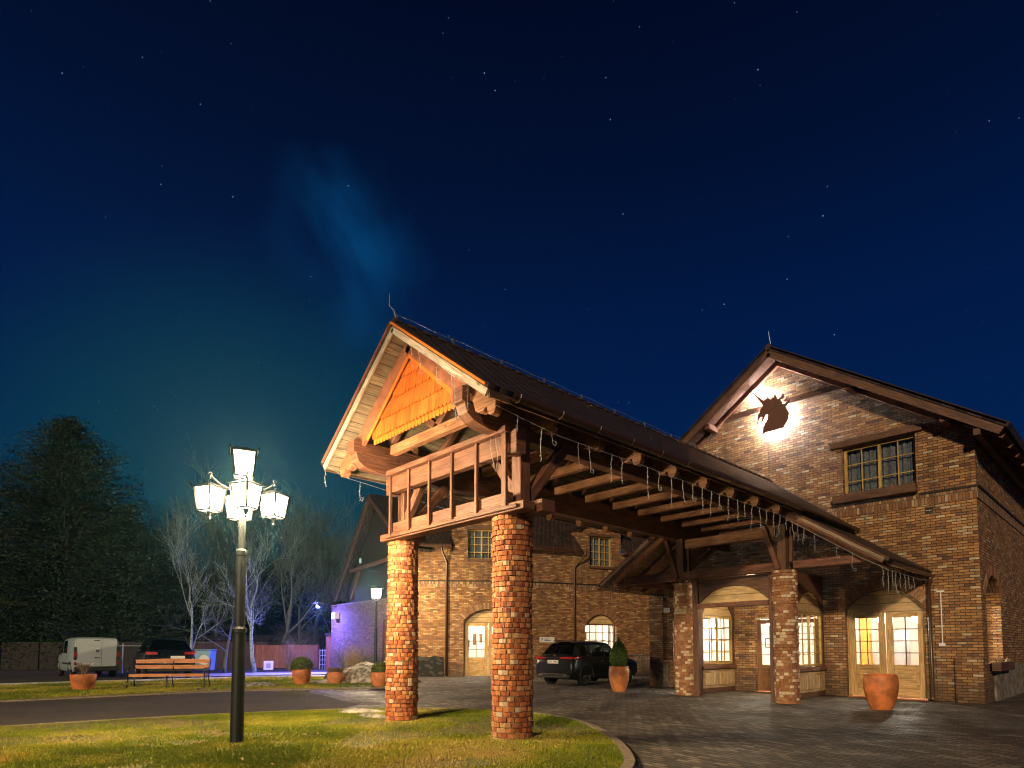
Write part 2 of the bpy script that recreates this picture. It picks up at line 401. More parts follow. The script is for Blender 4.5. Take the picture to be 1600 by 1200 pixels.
# ------------------------------------------------------------------ mesh builder
class MB:
    def __init__(s): s.v = []; s.f = []; s.uv = []; s.tone = []
    def face(s, pts, uvs=None, tone=0.5):
        i = len(s.v); s.v += [tuple(p) for p in pts]; s.f.append(tuple(range(i, i + len(pts))))
        s.uv.append(uvs or [(p[0] + p[1], p[2]) for p in pts]); s.tone.append(tone)
    def hexa(s, c, tone=.5, L=1.0, Wd=.1, H=.1):
        # c: 8 corners: 0-3 start ring, 4-7 end ring
        o = random.uniform(0, 40); p = random.uniform(0, 40)
        i = len(s.v); s.v += [tuple(k) for k in c]
        ring = [(0, 1), (1, 2), (2, 3), (3, 0)]; wid = [Wd, H, Wd, H]; acc = p
        for (a, b), w in zip(ring, wid):
            s.f.append((i + a, i + b, i + b + 4, i + a + 4)); s.uv.append([(o, acc), (o, acc + w), (o + L, acc + w), (o + L, acc)]); s.tone.append(tone); acc += w
        s.f.append((i + 3, i + 2, i + 1, i)); s.uv.append([(o, p), (o + .02, p), (o + .02, p + Wd), (o, p + Wd)]); s.tone.append(tone)
        s.f.append((i + 4, i + 5, i + 6, i + 7)); s.uv.append([(o, p), (o + .02, p), (o + .02, p + Wd), (o, p + Wd)]); s.tone.append(tone)
    def bar(s, p0, p1, w, h, up=(0, 0, 1), tone=.5):
        p0 = Vector(p0); p1 = Vector(p1); d = (p1 - p0); L = d.length; d.normalize()
        up = Vector(up)
        if abs(d.dot(up)) > .98: up = Vector((0, 1, 0)) if abs(d.y) < .9 else Vector((1, 0, 0))
        sd = d.cross(up).normalized(); up = sd.cross(d)
        a = sd * w / 2; b = up * h / 2
        s.hexa([p0 - a - b, p0 + a - b, p0 + a + b, p0 - a + b, p1 - a - b, p1 + a - b, p1 + a + b, p1 - a + b], tone, L, w, h)
        return s
    def box(s, x0, x1, y0, y1, z0, z1, tone=.5):
        dx, dy, dz = x1 - x0, y1 - y0, z1 - z0
        cx, cy, cz = (x0 + x1) / 2, (y0 + y1) / 2, (z0 + z1) / 2
        if dx >= dy and dx >= dz: s.bar((x0, cy, cz), (x1, cy, cz), dy, dz, tone=tone)
        elif dy >= dz: s.bar((cx, y0, cz), (cx, y1, cz), dx, dz, tone=tone)
        else: s.bar((cx, cy, z0), (cx, cy, z1), dx, dy, up=(0, 1, 0), tone=tone)
        return s
    def tube(s, pts, r, n=8, cap=True, tone=.5):
        pts = [Vector(p) for p in pts]
        if not hasattr(r, '__len__'): r = [r] * len(pts)
        base = len(s.v); up = Vector((0, 0, 1)); acc = 0
        d = (pts[1] - pts[0]).normalized()
        side = d.cross(up)
        if side.length < .05: side = d.cross(Vector((1, 0, 0)))
        side.normalize()
        for k, p in enumerate(pts):
            if k == 0: d = pts[1] - pts[0]
            elif k == len(pts) - 1: d = pts[-1] - pts[-2]
            else: d = (pts[k + 1] - pts[k]).normalized() + (pts[k] - pts[k - 1]).normalized()
            d.normalize(); side = (side - d * side.dot(d)).normalized(); u2 = side.cross(d)
            for j in range(n):
                a = 2 * math.pi * j / n
                s.v.append(tuple(p + (side * math.cos(a) + u2 * math.sin(a)) * r[k]))
        for k in range(len(pts) - 1):
            L = (pts[k + 1] - pts[k]).length
            for j in range(n):
                a, b = base + k * n + j, base + k * n + (j + 1) % n
                s.f.append((a, b, b + n, a + n)); cc = 2 * math.pi * r[k] / n
                s.uv.append([(acc, j * cc), (acc, (j + 1) * cc), (acc + L, (j + 1) * cc), (acc + L, j * cc)]); s.tone.append(tone)
            acc += L
        if cap:
            s.f.append(tuple(base + j for j in range(n))[::-1]); s.uv.append([(0, 0)] * n); s.tone.append(tone)
            e = base + (len(pts) - 1) * n
            s.f.append(tuple(e + j for j in range(n))); s.uv.append([(0, 0)] * n); s.tone.append(tone)
        return s
    def lathe(s, prof, c=(0, 0, 0), n=32, a0=0, cap=True, tone=.5):
        base = len(s.v); c = Vector(c)
        for r, z in prof:
            for j in range(n):
                a = a0 + 2 * math.pi * j / n; s.v.append((c.x + r * math.cos(a), c.y + r * math.sin(a), c.z + z))
        for k in range(len(prof) - 1):
            for j in range(n):
                a, b = base + k * n + j, base + k * n + (j + 1) % n
                s.f.append((a, b, b + n, a + n)); cc = 2 * math.pi * max(prof[k][0], .01) / n
                s.uv.append([(j * cc, prof[k][1]), ((j + 1) * cc, prof[k][1]), ((j + 1) * cc, prof[k + 1][1]), (j * cc, prof[k + 1][1])]); s.tone.append(tone)
        if cap:
            s.f.append(tuple(base + j for j in range(n))[::-1]); s.uv.append([(0, 0)] * n); s.tone.append(tone)
            e = base + (len(prof) - 1) * n
            s.f.append(tuple(e + j for j in range(n))); s.uv.append([(0, 0)] * n); s.tone.append(tone)
        return s
    def slab(s, P0, U, V, N, outer, holes=(), thick=.1, uo=0, tone=.5):
        """polygon with holes in the plane P0 + a U + b V, thickened along -N"""
        P0, U, V, N = Vector(P0), Vector(U).normalized(), Vector(V).normalized(), Vector(N).normalized()
        loops = [list(outer)] + [list(h) for h in holes]
        flat = [p for l in loops for p in l]
        tris = tessellate_polygon([[Vector((p[0], p[1], 0)) for p in l] for l in loops])
        i = len(s.v); n = len(flat)
        for a, b in flat: s.v.append(tuple(P0 + U * a + V * b))
        for a, b in flat: s.v.append(tuple(P0 + U * a + V * b - N * thick))
        for tr in tris:
            s.f.append(tuple(i + k for k in tr)); s.uv.append([(flat[k][0] + uo, flat[k][1]) for k in tr]); s.tone.append(tone)
            s.f.append(tuple(i + n + k for k in reversed(tr))); s.uv.append([(flat[k][0] + uo, flat[k][1]) for k in reversed(tr)]); s.tone.append(tone)
        o = 0
        for l in loops:
            m = len(l); acc = 0
            for k in range(m):
                a, b = o + k, o + (k + 1) % m
                pa, pb = flat[a], flat[b]; L = math.hypot(pb[0] - pa[0], pb[1] - pa[1])
                s.f.append((i + a, i + b, i + n + b, i + n + a))
                if abs(pb[1] - pa[1]) > abs(pb[0] - pa[0]): uvs = [(uo, pa[1]), (uo, pb[1]), (uo + thick, pb[1]), (uo + thick, pa[1])]
                else: uvs = [(pa[0] + uo, 0), (pb[0] + uo, 0), (pb[0] + uo, thick), (pa[0] + uo, thick)]
                s.uv.append(uvs); s.tone.append(tone)
            o += m
        return s
    def build(s, name, mat, parent=None, smooth=False, bevel=0, recalc=True, auto=None):
        me = bpy.data.meshes.new(name)
        off = Vector((0, 0, 0))
        if parent is not None:
            q = parent
            while q is not None: off = off + q.location; q = q.parent
        me.from_pydata([(v[0] - off.x, v[1] - off.y, v[2] - off.z) for v in s.v], [], s.f)
        uvl = me.uv_layers.new(name='UVMap')
        arr = np.array([c for f in s.uv for c in f], dtype=np.float32).ravel()
        uvl.data.foreach_set('uv', arr)
        at_ = me.attributes.new('tone', 'FLOAT', 'FACE'); at_.data.foreach_set('value', np.array(s.tone, dtype=np.float32))
        if recalc and len(s.f) < 60000:
            bm = bmesh.new(); bm.from_mesh(me)
            bmesh.ops.recalc_face_normals(bm, faces=bm.faces); bm.to_mesh(me); bm.free()
        me.materials.append(M[mat] if isinstance(mat, str) else mat)
        if smooth: me.shade_smooth()
        o = bpy.data.objects.new(name, me); COL.objects.link(o)
        if parent is not None: o.parent = parent
        if bevel:
            bv = o.modifiers.new('bevel', 'BEVEL'); bv.width = bevel; bv.segments = 1; bv.limit_method = 'ANGLE'; bv.angle_limit = R(40)
        return o

def tag(o, label=None, cat=None, group=None, kind=None):
    if label: o['label'] = label
    if cat: o['category'] = cat
    if group: o['group'] = group
    if kind: o['kind'] = kind
    return o
def thing(name, label, cat, loc=(0, 0, 0), rz=0, group=None):
    o = bpy.data.objects.new(name, None); COL.objects.link(o); o.location = loc; o.rotation_euler = (0, 0, rz)
    o.empty_display_size = .2
    return tag(o, label, cat, group)
def copy_tree(o, parent=None):
    c = o.copy(); COL.objects.link(c)
    if parent is not None: c.parent = parent
    for ch in [k for k in bpy.data.objects if k.parent == o]: copy_tree(ch, c)
    return c
def setrot(o, rz): o.rotation_euler = (0, 0, rz); return o

def arch(u0, u1, z0, zs, zt, n=14):
    """door-like outline with a segmental arch: from (u0,z0) up to spring zs, crown zt"""
    w = (u1 - u0) / 2; r = zt - zs; Rr = (w * w + r * r) / (2 * r); cz = zt - Rr; a = math.asin(min(1, w / Rr)); c = (u0 + u1) / 2
    pts = [(u0, z0), (u1, z0)]
    for k in range(n + 1):
        th = a - 2 * a * k / n; pts.append((c + Rr * math.sin(th), cz + Rr * math.cos(th)))
    return pts

# ================================================================== SETTING
def sheet(name, pts, z, mat, kind='structure'):
    m = MB(); m.slab((0, 0, z), (1, 0, 0), (0, 1, 0), (0, 0, 1), pts, thick=.02)
    return tag(m.build(name, mat, None, recalc=True), kind=kind)
sheet('ground', [(-420, -120), (200, -120), (200, 420), (-420, 420)], -.012, 'earth')
# brick paved forecourt
sheet('paved_forecourt', [(-60, -30), (60, -30), (60, 60), (-22, 60), (-23, 34), (-40, 30), (-38, 22), (-30, 15), (-25.5, 12.5), (-23.2, 9.5), (-22.8, 6), (-23, 2), (-24, -4), (-30, -12)], 0.0, 'paving')
sheet('asphalt_drive', [(-23.0, -25), (-11, -25), (-12.6, -8), (-13.2, 1), (-12.9, 4.4), (-12.4, 6.3), (-13.6, 7.6), (-17.5, 8.4), (-20.0, 7.6), (-20.9, 5), (-21, -8)], .004, 'drive_asphalt')
# service lane where the van is parked
sheet('asphalt_lane', [(-52, -14), (-30.5, -8), (-29.6, 2), (-29.4, 8), (-30.2, 13), (-31, 18), (-27, 25), (-40, 30), (-42, 20), (-50, 10)], -.004, 'asphalt')

def smooth_closed(pts, it=2):
    for _ in range(it):
        q = []
        for i in range(len(pts)):
            a, b = pts[i], pts[(i + 1) % len(pts)]
            q += [(a[0] * .75 + b[0] * .25, a[1] * .75 + b[1] * .25), (a[0] * .25 + b[0] * .75, a[1] * .25 + b[1] * .75)]
        pts = q
    return pts
lawn_front = smooth_closed([(-13.9, -4), (-13.55, 1.5), (-13.1, 4.4), (-12.2, 6.9), (-10.9, 8.35), (-9.1, 9.05), (-7.6, 8.75), (-6.2, 7.8), (-5.0, 6.7), (-4.1, 5.6), (-3.5, 3.5), (-3.6, 0), (-5, -6), (-9, -9), (-12.5, -8)])
lawn_rear = smooth_closed([(-20.3, -14), (-20.5, 1), (-20.6, 3.4), (-20.6, 6.2), (-19.9, 8.4), (-18.6, 10.6), (-18.4, 12.2), (-20.2, 13.6), (-23.4, 13.9), (-27.2, 13.3), (-28.8, 10.5), (-29.2, 6), (-29.2, -2), (-30, -14)])
def offset_poly(pts, d):
    n = len(pts); out = []
    area = sum(pts[i][0] * pts[(i + 1) % n][1] - pts[(i + 1) % n][0] * pts[i][1] for i in range(n))
    sgn = 1 if area > 0 else -1
    for i in range(n):
        a, b = Vector(pts[i - 1]), Vector(pts[(i + 1) % n]); t_ = (b - a).normalized()
        out.append((pts[i][0] + t_.y * d * sgn, pts[i][1] - t_.x * d * sgn))
    return out
def kerb_ring(name, pts, w, z, mat):
    outer = offset_poly(pts, w); m = MB(); n = len(pts); acc = 0
    for i in range(n):
        j = (i + 1) % n; a, b, c, d = pts[i], pts[j], outer[j], outer[i]
        L = math.hypot(b[0] - a[0], b[1] - a[1])
        m.face([(*a, z), (*b, z), (*c, z - .012), (*d, z - .012)], [(acc, 0), (acc + L, 0), (acc + L, w), (acc, w)])
        m.face([(*d, z - .012), (*c, z - .012), (*c, -.05), (*d, -.05)], [(acc, 0), (acc + L, 0), (acc + L, .1), (acc, .1)])
        m.face([(*a, z), (*a, -.05), (*b, -.05), (*b, z)], [(acc, 0), (acc, .1), (acc + L, .1), (acc + L, 0)])
        acc += L
    return tag(m.build(name, mat), kind='structure')
kerb_ring('kerb', lawn_front, .13, .075, 'kerb')
kerb_ring('kerb', lawn_rear, .12, .06, 'kerb')

def inside(px, py, poly):
    x, y = px, py; n = len(poly); c = np.zeros(x.shape, bool)
    for i in range(n):
        x1, y1 = poly[i]; x2, y2 = poly[i - 1]
        cond = ((y1 > y) != (y2 > y)) & (x < (x2 - x1) * (y - y1) / (y2 - y1 + 1e-12) + x1); c ^= cond
    return c
def vnoise(x, y, s, seed=0):
    x = x * s; y = y * s; xi = np.floor(x).astype(int); yi = np.floor(y).astype(int); fx = x - xi; fy = y - yi
    def h(a, b):
        v = np.sin(a * 127.1 + b * 311.7 + seed * 17.3) * 43758.5453; return v - np.floor(v)
    fx = fx * fx * (3 - 2 * fx); fy = fy * fy * (3 - 2 * fy)
    return (h(xi, yi) * (1 - fx) + h(xi + 1, yi) * fx) * (1 - fy) + (h(xi, yi + 1) * (1 - fx) + h(xi + 1, yi + 1) * fx) * fy
def fbm(x, y, s, seed=0): return vnoise(x, y, s, seed) * .5 + vnoise(x, y, s * 2.1, seed + 1) * .3 + vnoise(x, y, s * 4.3, seed + 2) * .2

def lawn_sheet(name, poly, z, mat, amp, step):
    xs = [p[0] for p in poly]; ys = [p[1] for p in poly]
    gx = np.arange(min(xs), max(xs), step); gy = np.arange(min(ys), max(ys), step)
    X, Y = np.meshgrid(gx, gy, indexing='ij'); inn = inside(X + step / 2, Y + step / 2, poly)
    Z = z + amp * (fbm(X, Y, 1.3, 3) - .5)
    m = MB(); idx = -np.ones(X.shape, int)
    sh = MB(); sh.slab((0, 0, z - amp * .3 - .008), (1, 0, 0), (0, 1, 0), (0, 0, 1), poly, thick=.02)
    o = tag(sh.build(name, mat), kind='structure')
    return o
lawn_sheet('lawn', lawn_front, .062, 'lawn', 0.0, .3)
lawn_sheet('lawn', lawn_rear, .05, 'lawn_far', 0.0, .5)

def grass(name, poly, n, hmin, hmax, z, label, bbox=None, wd=.004, seed=1, dens=None):
    rng = np.random.default_rng(seed)
    xs = [p[0] for p in poly]; ys = [p[1] for p in poly]
    x0, x1, y0, y1 = bbox or (min(xs), max(xs), min(ys), max(ys))
    X = rng.uniform(x0, x1, n * 3); Y = rng.uniform(y0, y1, n * 3)
    k = inside(X, Y, poly)
    depth = -X * math.sin(YAW) + Y * math.cos(YAW); lat = X * math.cos(YAW) + Y * math.sin(YAW)
    k &= (depth > 4.0) & (np.abs(lat) < depth * .93 + .6)
    dn = fbm(X, Y, .9, 5); k &= rng.random(X.shape) < np.clip((dn - .30) * 4.5, .10, 1)
    if dens is not None: k &= rng.random(X.shape) < dens(depth)
    X, Y = X[k][:n], Y[k][:n]; n = len(X)
    patch = fbm(X, Y, .65, 9); fine = rng.random(n)
    tone = np.clip((patch - .32) * 1.9 + (fine - .5) * .5, 0, 1)
    h = rng.uniform(hmin, hmax, n) * (0.65 + .7 * fbm(X, Y, 2.2, 12))
    a = rng.uniform(0, 2 * math.pi, n); ln = rng.uniform(.1, 1.1, n) * h; la = rng.uniform(0, 2 * math.pi, n)
    w = wd * rng.uniform(.6, 1.5, n)
    V = np.zeros((n, 4, 3), np.float32)
    V[:, 0] = np.stack([X - np.cos(a) * w, Y - np.sin(a) * w, np.full(n, z)], 1)
    V[:, 1] = np.stack([X + np.cos(a) * w, Y + np.sin(a) * w, np.full(n, z)], 1)
    V[:, 2] = np.stack([X + np.cos(la) * ln * .45 + np.cos(a) * w * .7, Y + np.sin(la) * ln * .45 + np.sin(a) * w * .7, z + h * .62], 1)
    V[:, 3] = np.stack([X + np.cos(la) * ln, Y + np.sin(la) * ln, z + h], 1)
    me = bpy.data.meshes.new(name); me.vertices.add(n * 4); me.vertices.foreach_set('co', V.ravel())
    li = (np.arange(n)[:, None] * 4 + np.array([0, 1, 2, 3])[None]).astype(np.int32).ravel()
    me.loops.add(len(li)); me.loops.foreach_set('vertex_index', li)
    me.polygons.add(n); me.polygons.foreach_set('loop_start', np.arange(n, dtype=np.int32) * 4); me.polygons.foreach_set('loop_total', np.full(n, 4, np.int32))
    me.update(calc_edges=True)
    at_ = me.attributes.new('tone', 'FLOAT', 'FACE'); at_.data.foreach_set('value', tone.astype(np.float32))
    me.materials.append(M['grass_blade'])
    o = bpy.data.objects.new(name, me); COL.objects.link(o)
    return tag(o, label, None, None, 'stuff')
grass('grass', lawn_front, 230000, .012, .036, .056, 'short yellow green winter grass around the lamp post', bbox=(-13.6, -3.4, 0.2, 9.0), wd=.0042, dens=lambda d: np.clip(7.5 / d, .3, 1) ** 1.2)
grass('grass', lawn_rear, 60000, .03, .07, .042, 'dull green grass around the bench and flowerpots', bbox=(-29, -18.4, -3, 14), wd=.012, seed=4)

rg = random.Random(99); m = MB()
for k in range(900):
    if k < 420: x_, y_ = rg.uniform(-13.5, -3.6), rg.uniform(.3, 9); z_ = .085; ok_ = bool(inside(np.array([x_]), np.array([y_]), lawn_front)[0])
    elif k < 620: x_, y_ = rg.uniform(-28, -18.5), rg.uniform(-2, 13.5); z_ = .08; ok_ = bool(inside(np.array([x_]), np.array([y_]), lawn_rear)[0])
    else: x_, y_ = rg.uniform(-18, -1), rg.uniform(4, 18); z_ = .012; ok_ = not bool(inside(np.array([x_]), np.array([y_]), lawn_front)[0])
    if not ok_: continue
    a_ = rg.uniform(0, 6.28); r_ = rg.uniform(.015, .035); tl = rg.uniform(-.5, .5)
    ux, uy = Vector((math.cos(a_), math.sin(a_), tl)) * r_, Vector((-math.sin(a_), math.cos(a_), tl * .4)) * r_ * .55
    c_ = Vector((x_, y_, z_)); m.face([c_ - ux, c_ - uy, c_ + ux, c_ + uy + Vector((0, 0, .008))], [(0, 0)] * 4, rg.random())
tag(m.build('fallen_leaves', 'dead_leaf', None, recalc=False), 'small brown leaves scattered over lawn and paving', kind='stuff')
# ================================================================== PORTICO
PX0, PX1, RX, RZ = -9.75, -6.68, -8.2, 6.58    # long beams and ridge
TAN = .755; YF, YB = 5.1, 18.99
portico = thing('entrance_canopy', 'long timber canopy with steep tiled roof on four round brick pillars over the entrance', 'canopy', (RX, 12, 0))
def pillar(cx, cy, r, ztop, seed, label=None, mat='brick_pillar'):
    rg = random.Random(seed); m = MB(); core = MB()
    core.lathe([(r - .028, -.05), (r - .028, ztop - .005)], (cx, cy, 0), 40)
    ch = .0765; n = int(ztop / ch); off = 0
    for k in range(n):
        if k % 7 == seed % 7: off = rg.uniform(-.012, .012)
        z0 = k * ztop / n + .005; z1 = (k + 1) * ztop / n - .006; a = rg.uniform(0, 6.28); end = a + 2 * math.pi; ro = r + off + rg.uniform(-.006, .006)
        while a < end - .05:
            wa = rg.choice([.115, .12, .13, .135, .18]) / r
            if end - a < wa * 1.45: wa = end - a
            g = .0055 / r; a0, a1 = a + g, a + wa - g; jr = ro + rg.uniform(-.008, .009); am = (a0 + a1) / 2; jz = rg.uniform(-.004, .004)
            c = []
            for aa, rr in ((a0, r - .06), (a0, jr), (a1, jr), (a1, r - .06)):
                pass
            tone = rg.random()
            # brick face slightly rounded: two facets
            pts_b = [(a0, r - .06), (a0, jr - .006), (am, jr + .004), (a1, jr - .006), (a1, r - .06)]
            i = len(m.v)
            for zz in (z0 + jz, z1 + jz):
                for aa, rr in pts_b: m.v.append((cx + rr * math.cos(aa), cy + rr * math.sin(aa), zz))
            for q in range(4):
                m.f.append((i + q, i + q + 1, i + q + 6, i + q + 5)); m.uv.append([(0, 0)] * 4); m.tone.append(tone)
            m.f.append((i + 4, i + 3, i + 2, i + 1, i)); m.uv.append([(0, 0)] * 5); m.tone.append(tone)
            m.f.append((i + 5, i + 6, i + 7, i + 8, i + 9)); m.uv.append([(0, 0)] * 5); m.tone.append(tone)
            a += wa
    o = m.build('brick_pillar', mat, portico, bevel=.004)
    if label: o['label'] = label
    core.build('pillar_core', 'mortar', o, smooth=False)
    return o
pillar(-9.75, 6.35, .29, 3.38, 1, 'front pillar of glowing orange brick nearest the lamp')
pillar(-6.72, 6.33, .305, 3.38, 2)
pillar(-9.72, 16.2, .29, 3.32, 3, mat='brick_pillar_rear')
pillar(-6.50, 15.66, .29, 3.36, 4, mat='brick_pillar_rear')

def tim(name, parts, mat='timber', bevel=.008, parent=portico):
    m = MB()
    for p in parts: m.bar(*p)
    return m.build(name, mat, parent, bevel=bevel)
# long purlin beams with stepped corbel ends
for X in (PX0, PX1):
    tim('long_beam', [((X, YF + .12, 4.98), (X, YB, 4.98), .24, .22)])
    m = MB(); m.slab((X + .11, 0, 0), (0, 1, 0), (0, 0, 1), (1, 0, 0), [(YF + .18, 4.84), (YF + .22, 4.72), (YF + .34, 4.64), (YF + .50, 4.60), (YF + .62, 4.585), (YB, 4.585), (YB, 4.865), (YF + .18, 4.865)], thick=.22)
    m.build('corbel_beam', 'timber', portico, bevel=.008)
# front railing-like truss frame over the two front pillars
tim('sill_beam', [((-9.98, 6.10, 3.445), (-6.12, 6.10, 3.445), .24, .125)])
tim('sill_ledge', [((-9.72, 5.955, 3.435), (-6.22, 5.955, 3.435), .045, .055)], mat='timber')
tim('top_rail', [((-9.66, 6.05, 4.40), (-6.42, 6.05, 4.40), .14, .30)])
tim('rail_cap', [((-9.70, 6.02, 4.60), (-6.40, 6.02, 4.60), .26, .09)])
tim('lower_rail', [((-9.64, 6.06, 3.60), (-6.46, 6.06, 3.60), .10, .18)])
for i, xx in enumerate((-9.60, -9.00, -8.38, -7.76, -7.14, -6.50)):
    w_ = .10 if i == 5 else .05
    tim('batten', [((xx, 5.965, 3.46), (xx, 5.965, 4.56), w_, .05, (0, 1, 0))], bevel=.004)
for X in (-9.62, -6.50):
    tim('post', [((X, 6.30, 3.56), (X, 6.30, 4.585), .2, .2, (0, 1, 0))])
    tim('brace', [((X, 6.42, 3.66), (X, 7.25, 4.60), .15, .16)])
    sx = 1 if X < -8 else -1
    tim('brace', [((X + sx * .05, 6.28, 3.72), (X + sx * .78, 6.28, 4.62), .12, .15)])
    tim('padstone', [((X + (-.28 if X < -8 else -.05), 6.42, 3.47), (X + (.3 if X < -8 else .46), 6.42, 3.47), .28, .18)])
    tim('beam_block', [((X + (-.2 if X < -8 else .02), 6.10, 4.42), (X + (.0 if X < -8 else .22), 6.10, 4.42), .2, .36)])
# collar ties and rafters
ys = [5.95, 7.05, 8.15, 9.25, 10.35, 11.45, 12.55, 13.65, 14.75, 15.85, 16.95, 18.05]
for i, Y in enumerate(ys):
    tim('collar_tie', [((-9.5, Y, 5.03 if i else 5.0), (-6.8, Y, 5.03 if i else 5.0), .13, .17)], mat='timber_light')
for i, Y in enumerate(ys):
    for s in (-1, 1):
        a = (RX + s * .05, Y + .13, RZ - .20); b = (RX + s * 1.95, Y + .13, RZ - .20 - TAN * 1.90)
        tim('rafter', [(a, b, .11, .15, (0, 0, 1))], mat='timber')
# carved rafter tails under the eaves
def tail_mesh(s):
    m = MB()
    prof = [(1.45, 5.24), (1.45, 5.0), (1.70, 4.86), (1.76, 4.70), (1.84, 4.665), (1.93, 4.665), (1.96, 4.70), (2.0, 4.70), (2.02, 4.60), (2.08, 4.565), (2.15, 4.58), (2.19, 4.66), (2.19, 4.84)]
    m.slab((RX, -.065, 0), (s, 0, 0), (0, 0, 1), (0, -1, 0), prof, thick=.13)
    return m
for s in (-1, 1):
    first = None
    for i in range(12):
        Y = 5.42 + i * 1.12
        if Y > YB - .2: break
        if first is None:
            first = tail_mesh(s).build('rafter_tail', 'timber_light', portico, bevel=.006)
            first.location.y = Y - 0; o = first
        else:
            o = first.copy(); COL.objects.link(o); o.parent = portico; o.location.y = Y
# roof slopes: boards beneath, tiles above
HW = 2.32; EZ = RZ - TAN * HW
for s in (-1, 1):
    nrm = Vector((s * TAN, 0, 1)).normalized(); dwn = Vector((s, 0, -TAN)).normalized(); L = HW / math.cos(math.atan(TAN))
    P = Vector((RX, 0, RZ - .09))
    m = MB(); m.slab(P, (0, 1, 0), dwn, nrm, [(YF + .02, 0), (YB, 0), (YB, L), (YF + .02, L)], thick=.03); m.build('soffit_boards', 'soffit', portico)
    P = Vector((RX, 0, RZ + .02)) + nrm * .02
    m = MB(); m.slab(P, (0, 1, 0), dwn, nrm, [(YF - .03, -.01), (YB, -.01), (YB, L + .06), (YF - .03, L + .06)], thick=.07); m.build('roof_tiles', 'roof_tile', portico)
    # verge boards on the front edge
    a = Vector((RX, YF, RZ - .075)); b = a + dwn * L
    m = MB(); m.bar(a, b, .03, .15, up=nrm); m.build('verge_board', 'fascia_pale', portico)
    m = MB(); m.bar(a + Vector((0, -.03, .075)) , b + Vector((0, -.03, .075)), .05, .035, up=nrm); m.build('verge_trim', 'paint_redbrown' if s < 0 else 'shingle_trim', portico)
    # inner barge (brown) hugging the orange panel
    a = Vector((RX, 5.42, RZ - .24)); b = a + Vector((s * 1.58, 0, -1.58 * .82))
    m = MB(); m.bar(a, b, .07, .25, up=nrm); m.build('barge_board', 'paint_redbrown', portico)
    # eaves board and gutter
    e = Vector((RX + s * (HW + .0), 0, EZ - .09))
    m = MB(); m.bar(e + Vector((0, YF + .02, 0)), e + Vector((0, YB, 0)), .03, .12); m.build('eaves_board', 'timber_dark', portico)
    g = MB(); gx, gz = RX + s * (HW + .085), EZ - .05; pr = []
    for k in range(9):
        a_ = math.pi + math.pi * k / 8; pr.append((gx + .08 * math.cos(a_), gz + .08 * math.sin(a_)))
    y0g = YF + .35
    for k in range(8):
        (xa, za), (xb, zb) = pr[k], pr[k + 1]
        g.face([(xa, y0g, za), (xb, y0g, zb), (xb, YB, zb), (xa, YB, za)])
        g.face([(xa, YB, za + .006), (xb, YB, zb + .006), (xb, y0g, zb + .006), (xa, y0g, za + .006)])
    gut = g.build('gutter', 'gutter_brown', portico, recalc=False)
    hk = MB()
    for i in range(16):
        Y = y0g + .1 + i * .85
        pts = [(gx + .088 * math.cos(math.pi + math.pi * k / 6), Y, gz + .088 * math.sin(math.pi + math.pi * k / 6)) for k in range(7)]
        if i == 0: hk.tube(pts, .009, 5); hko = hk.build('gutter_hook', 'gutter_brown', gut)
        else:
            h2 = hko.copy(); COL.objects.link(h2); h2.parent = gut; h2.location.y += i * .85
# ridge caps and lightning conductor
m = MB()
for i in range(46):
    Y = YF + i * .3
    m.tube([(RX, Y, RZ + .025), (RX, Y + .33, RZ + .015)], [.075, .068], 8)
m.build('ridge_cap', 'roof_tile', portico, smooth=False)
cond = thing('lightning_conductor', 'thin galvanised lightning conductor wire running along the canopy ridge', 'conductor', (RX, YF, RZ))
m = MB(); pts = [(RX, YF + .05 + i * .35, RZ + .165 + .012 * math.sin(i * 1.9)) for i in range(39)]; m.tube(pts, .006, 5); m.build('wire', 'galvanised', cond)
m = MB(); m.tube([(RX, YF + .05, RZ + .1), (RX, YF + .02, RZ + .22), (RX - .05, YF - .04, RZ + .30), (RX - .05, YF - .04, RZ + .50)], [.014, .010, .007, .005], 6); m.build('air_rod', 'galvanised', cond)
for i in range(12):
    m = MB(); Y = YF + .06 + i * 1.15; m.box(RX - .014, RX + .014, Y - .02, Y + .02, RZ + .06, RZ + .18); m.build('clip', 'metal_grey', cond)
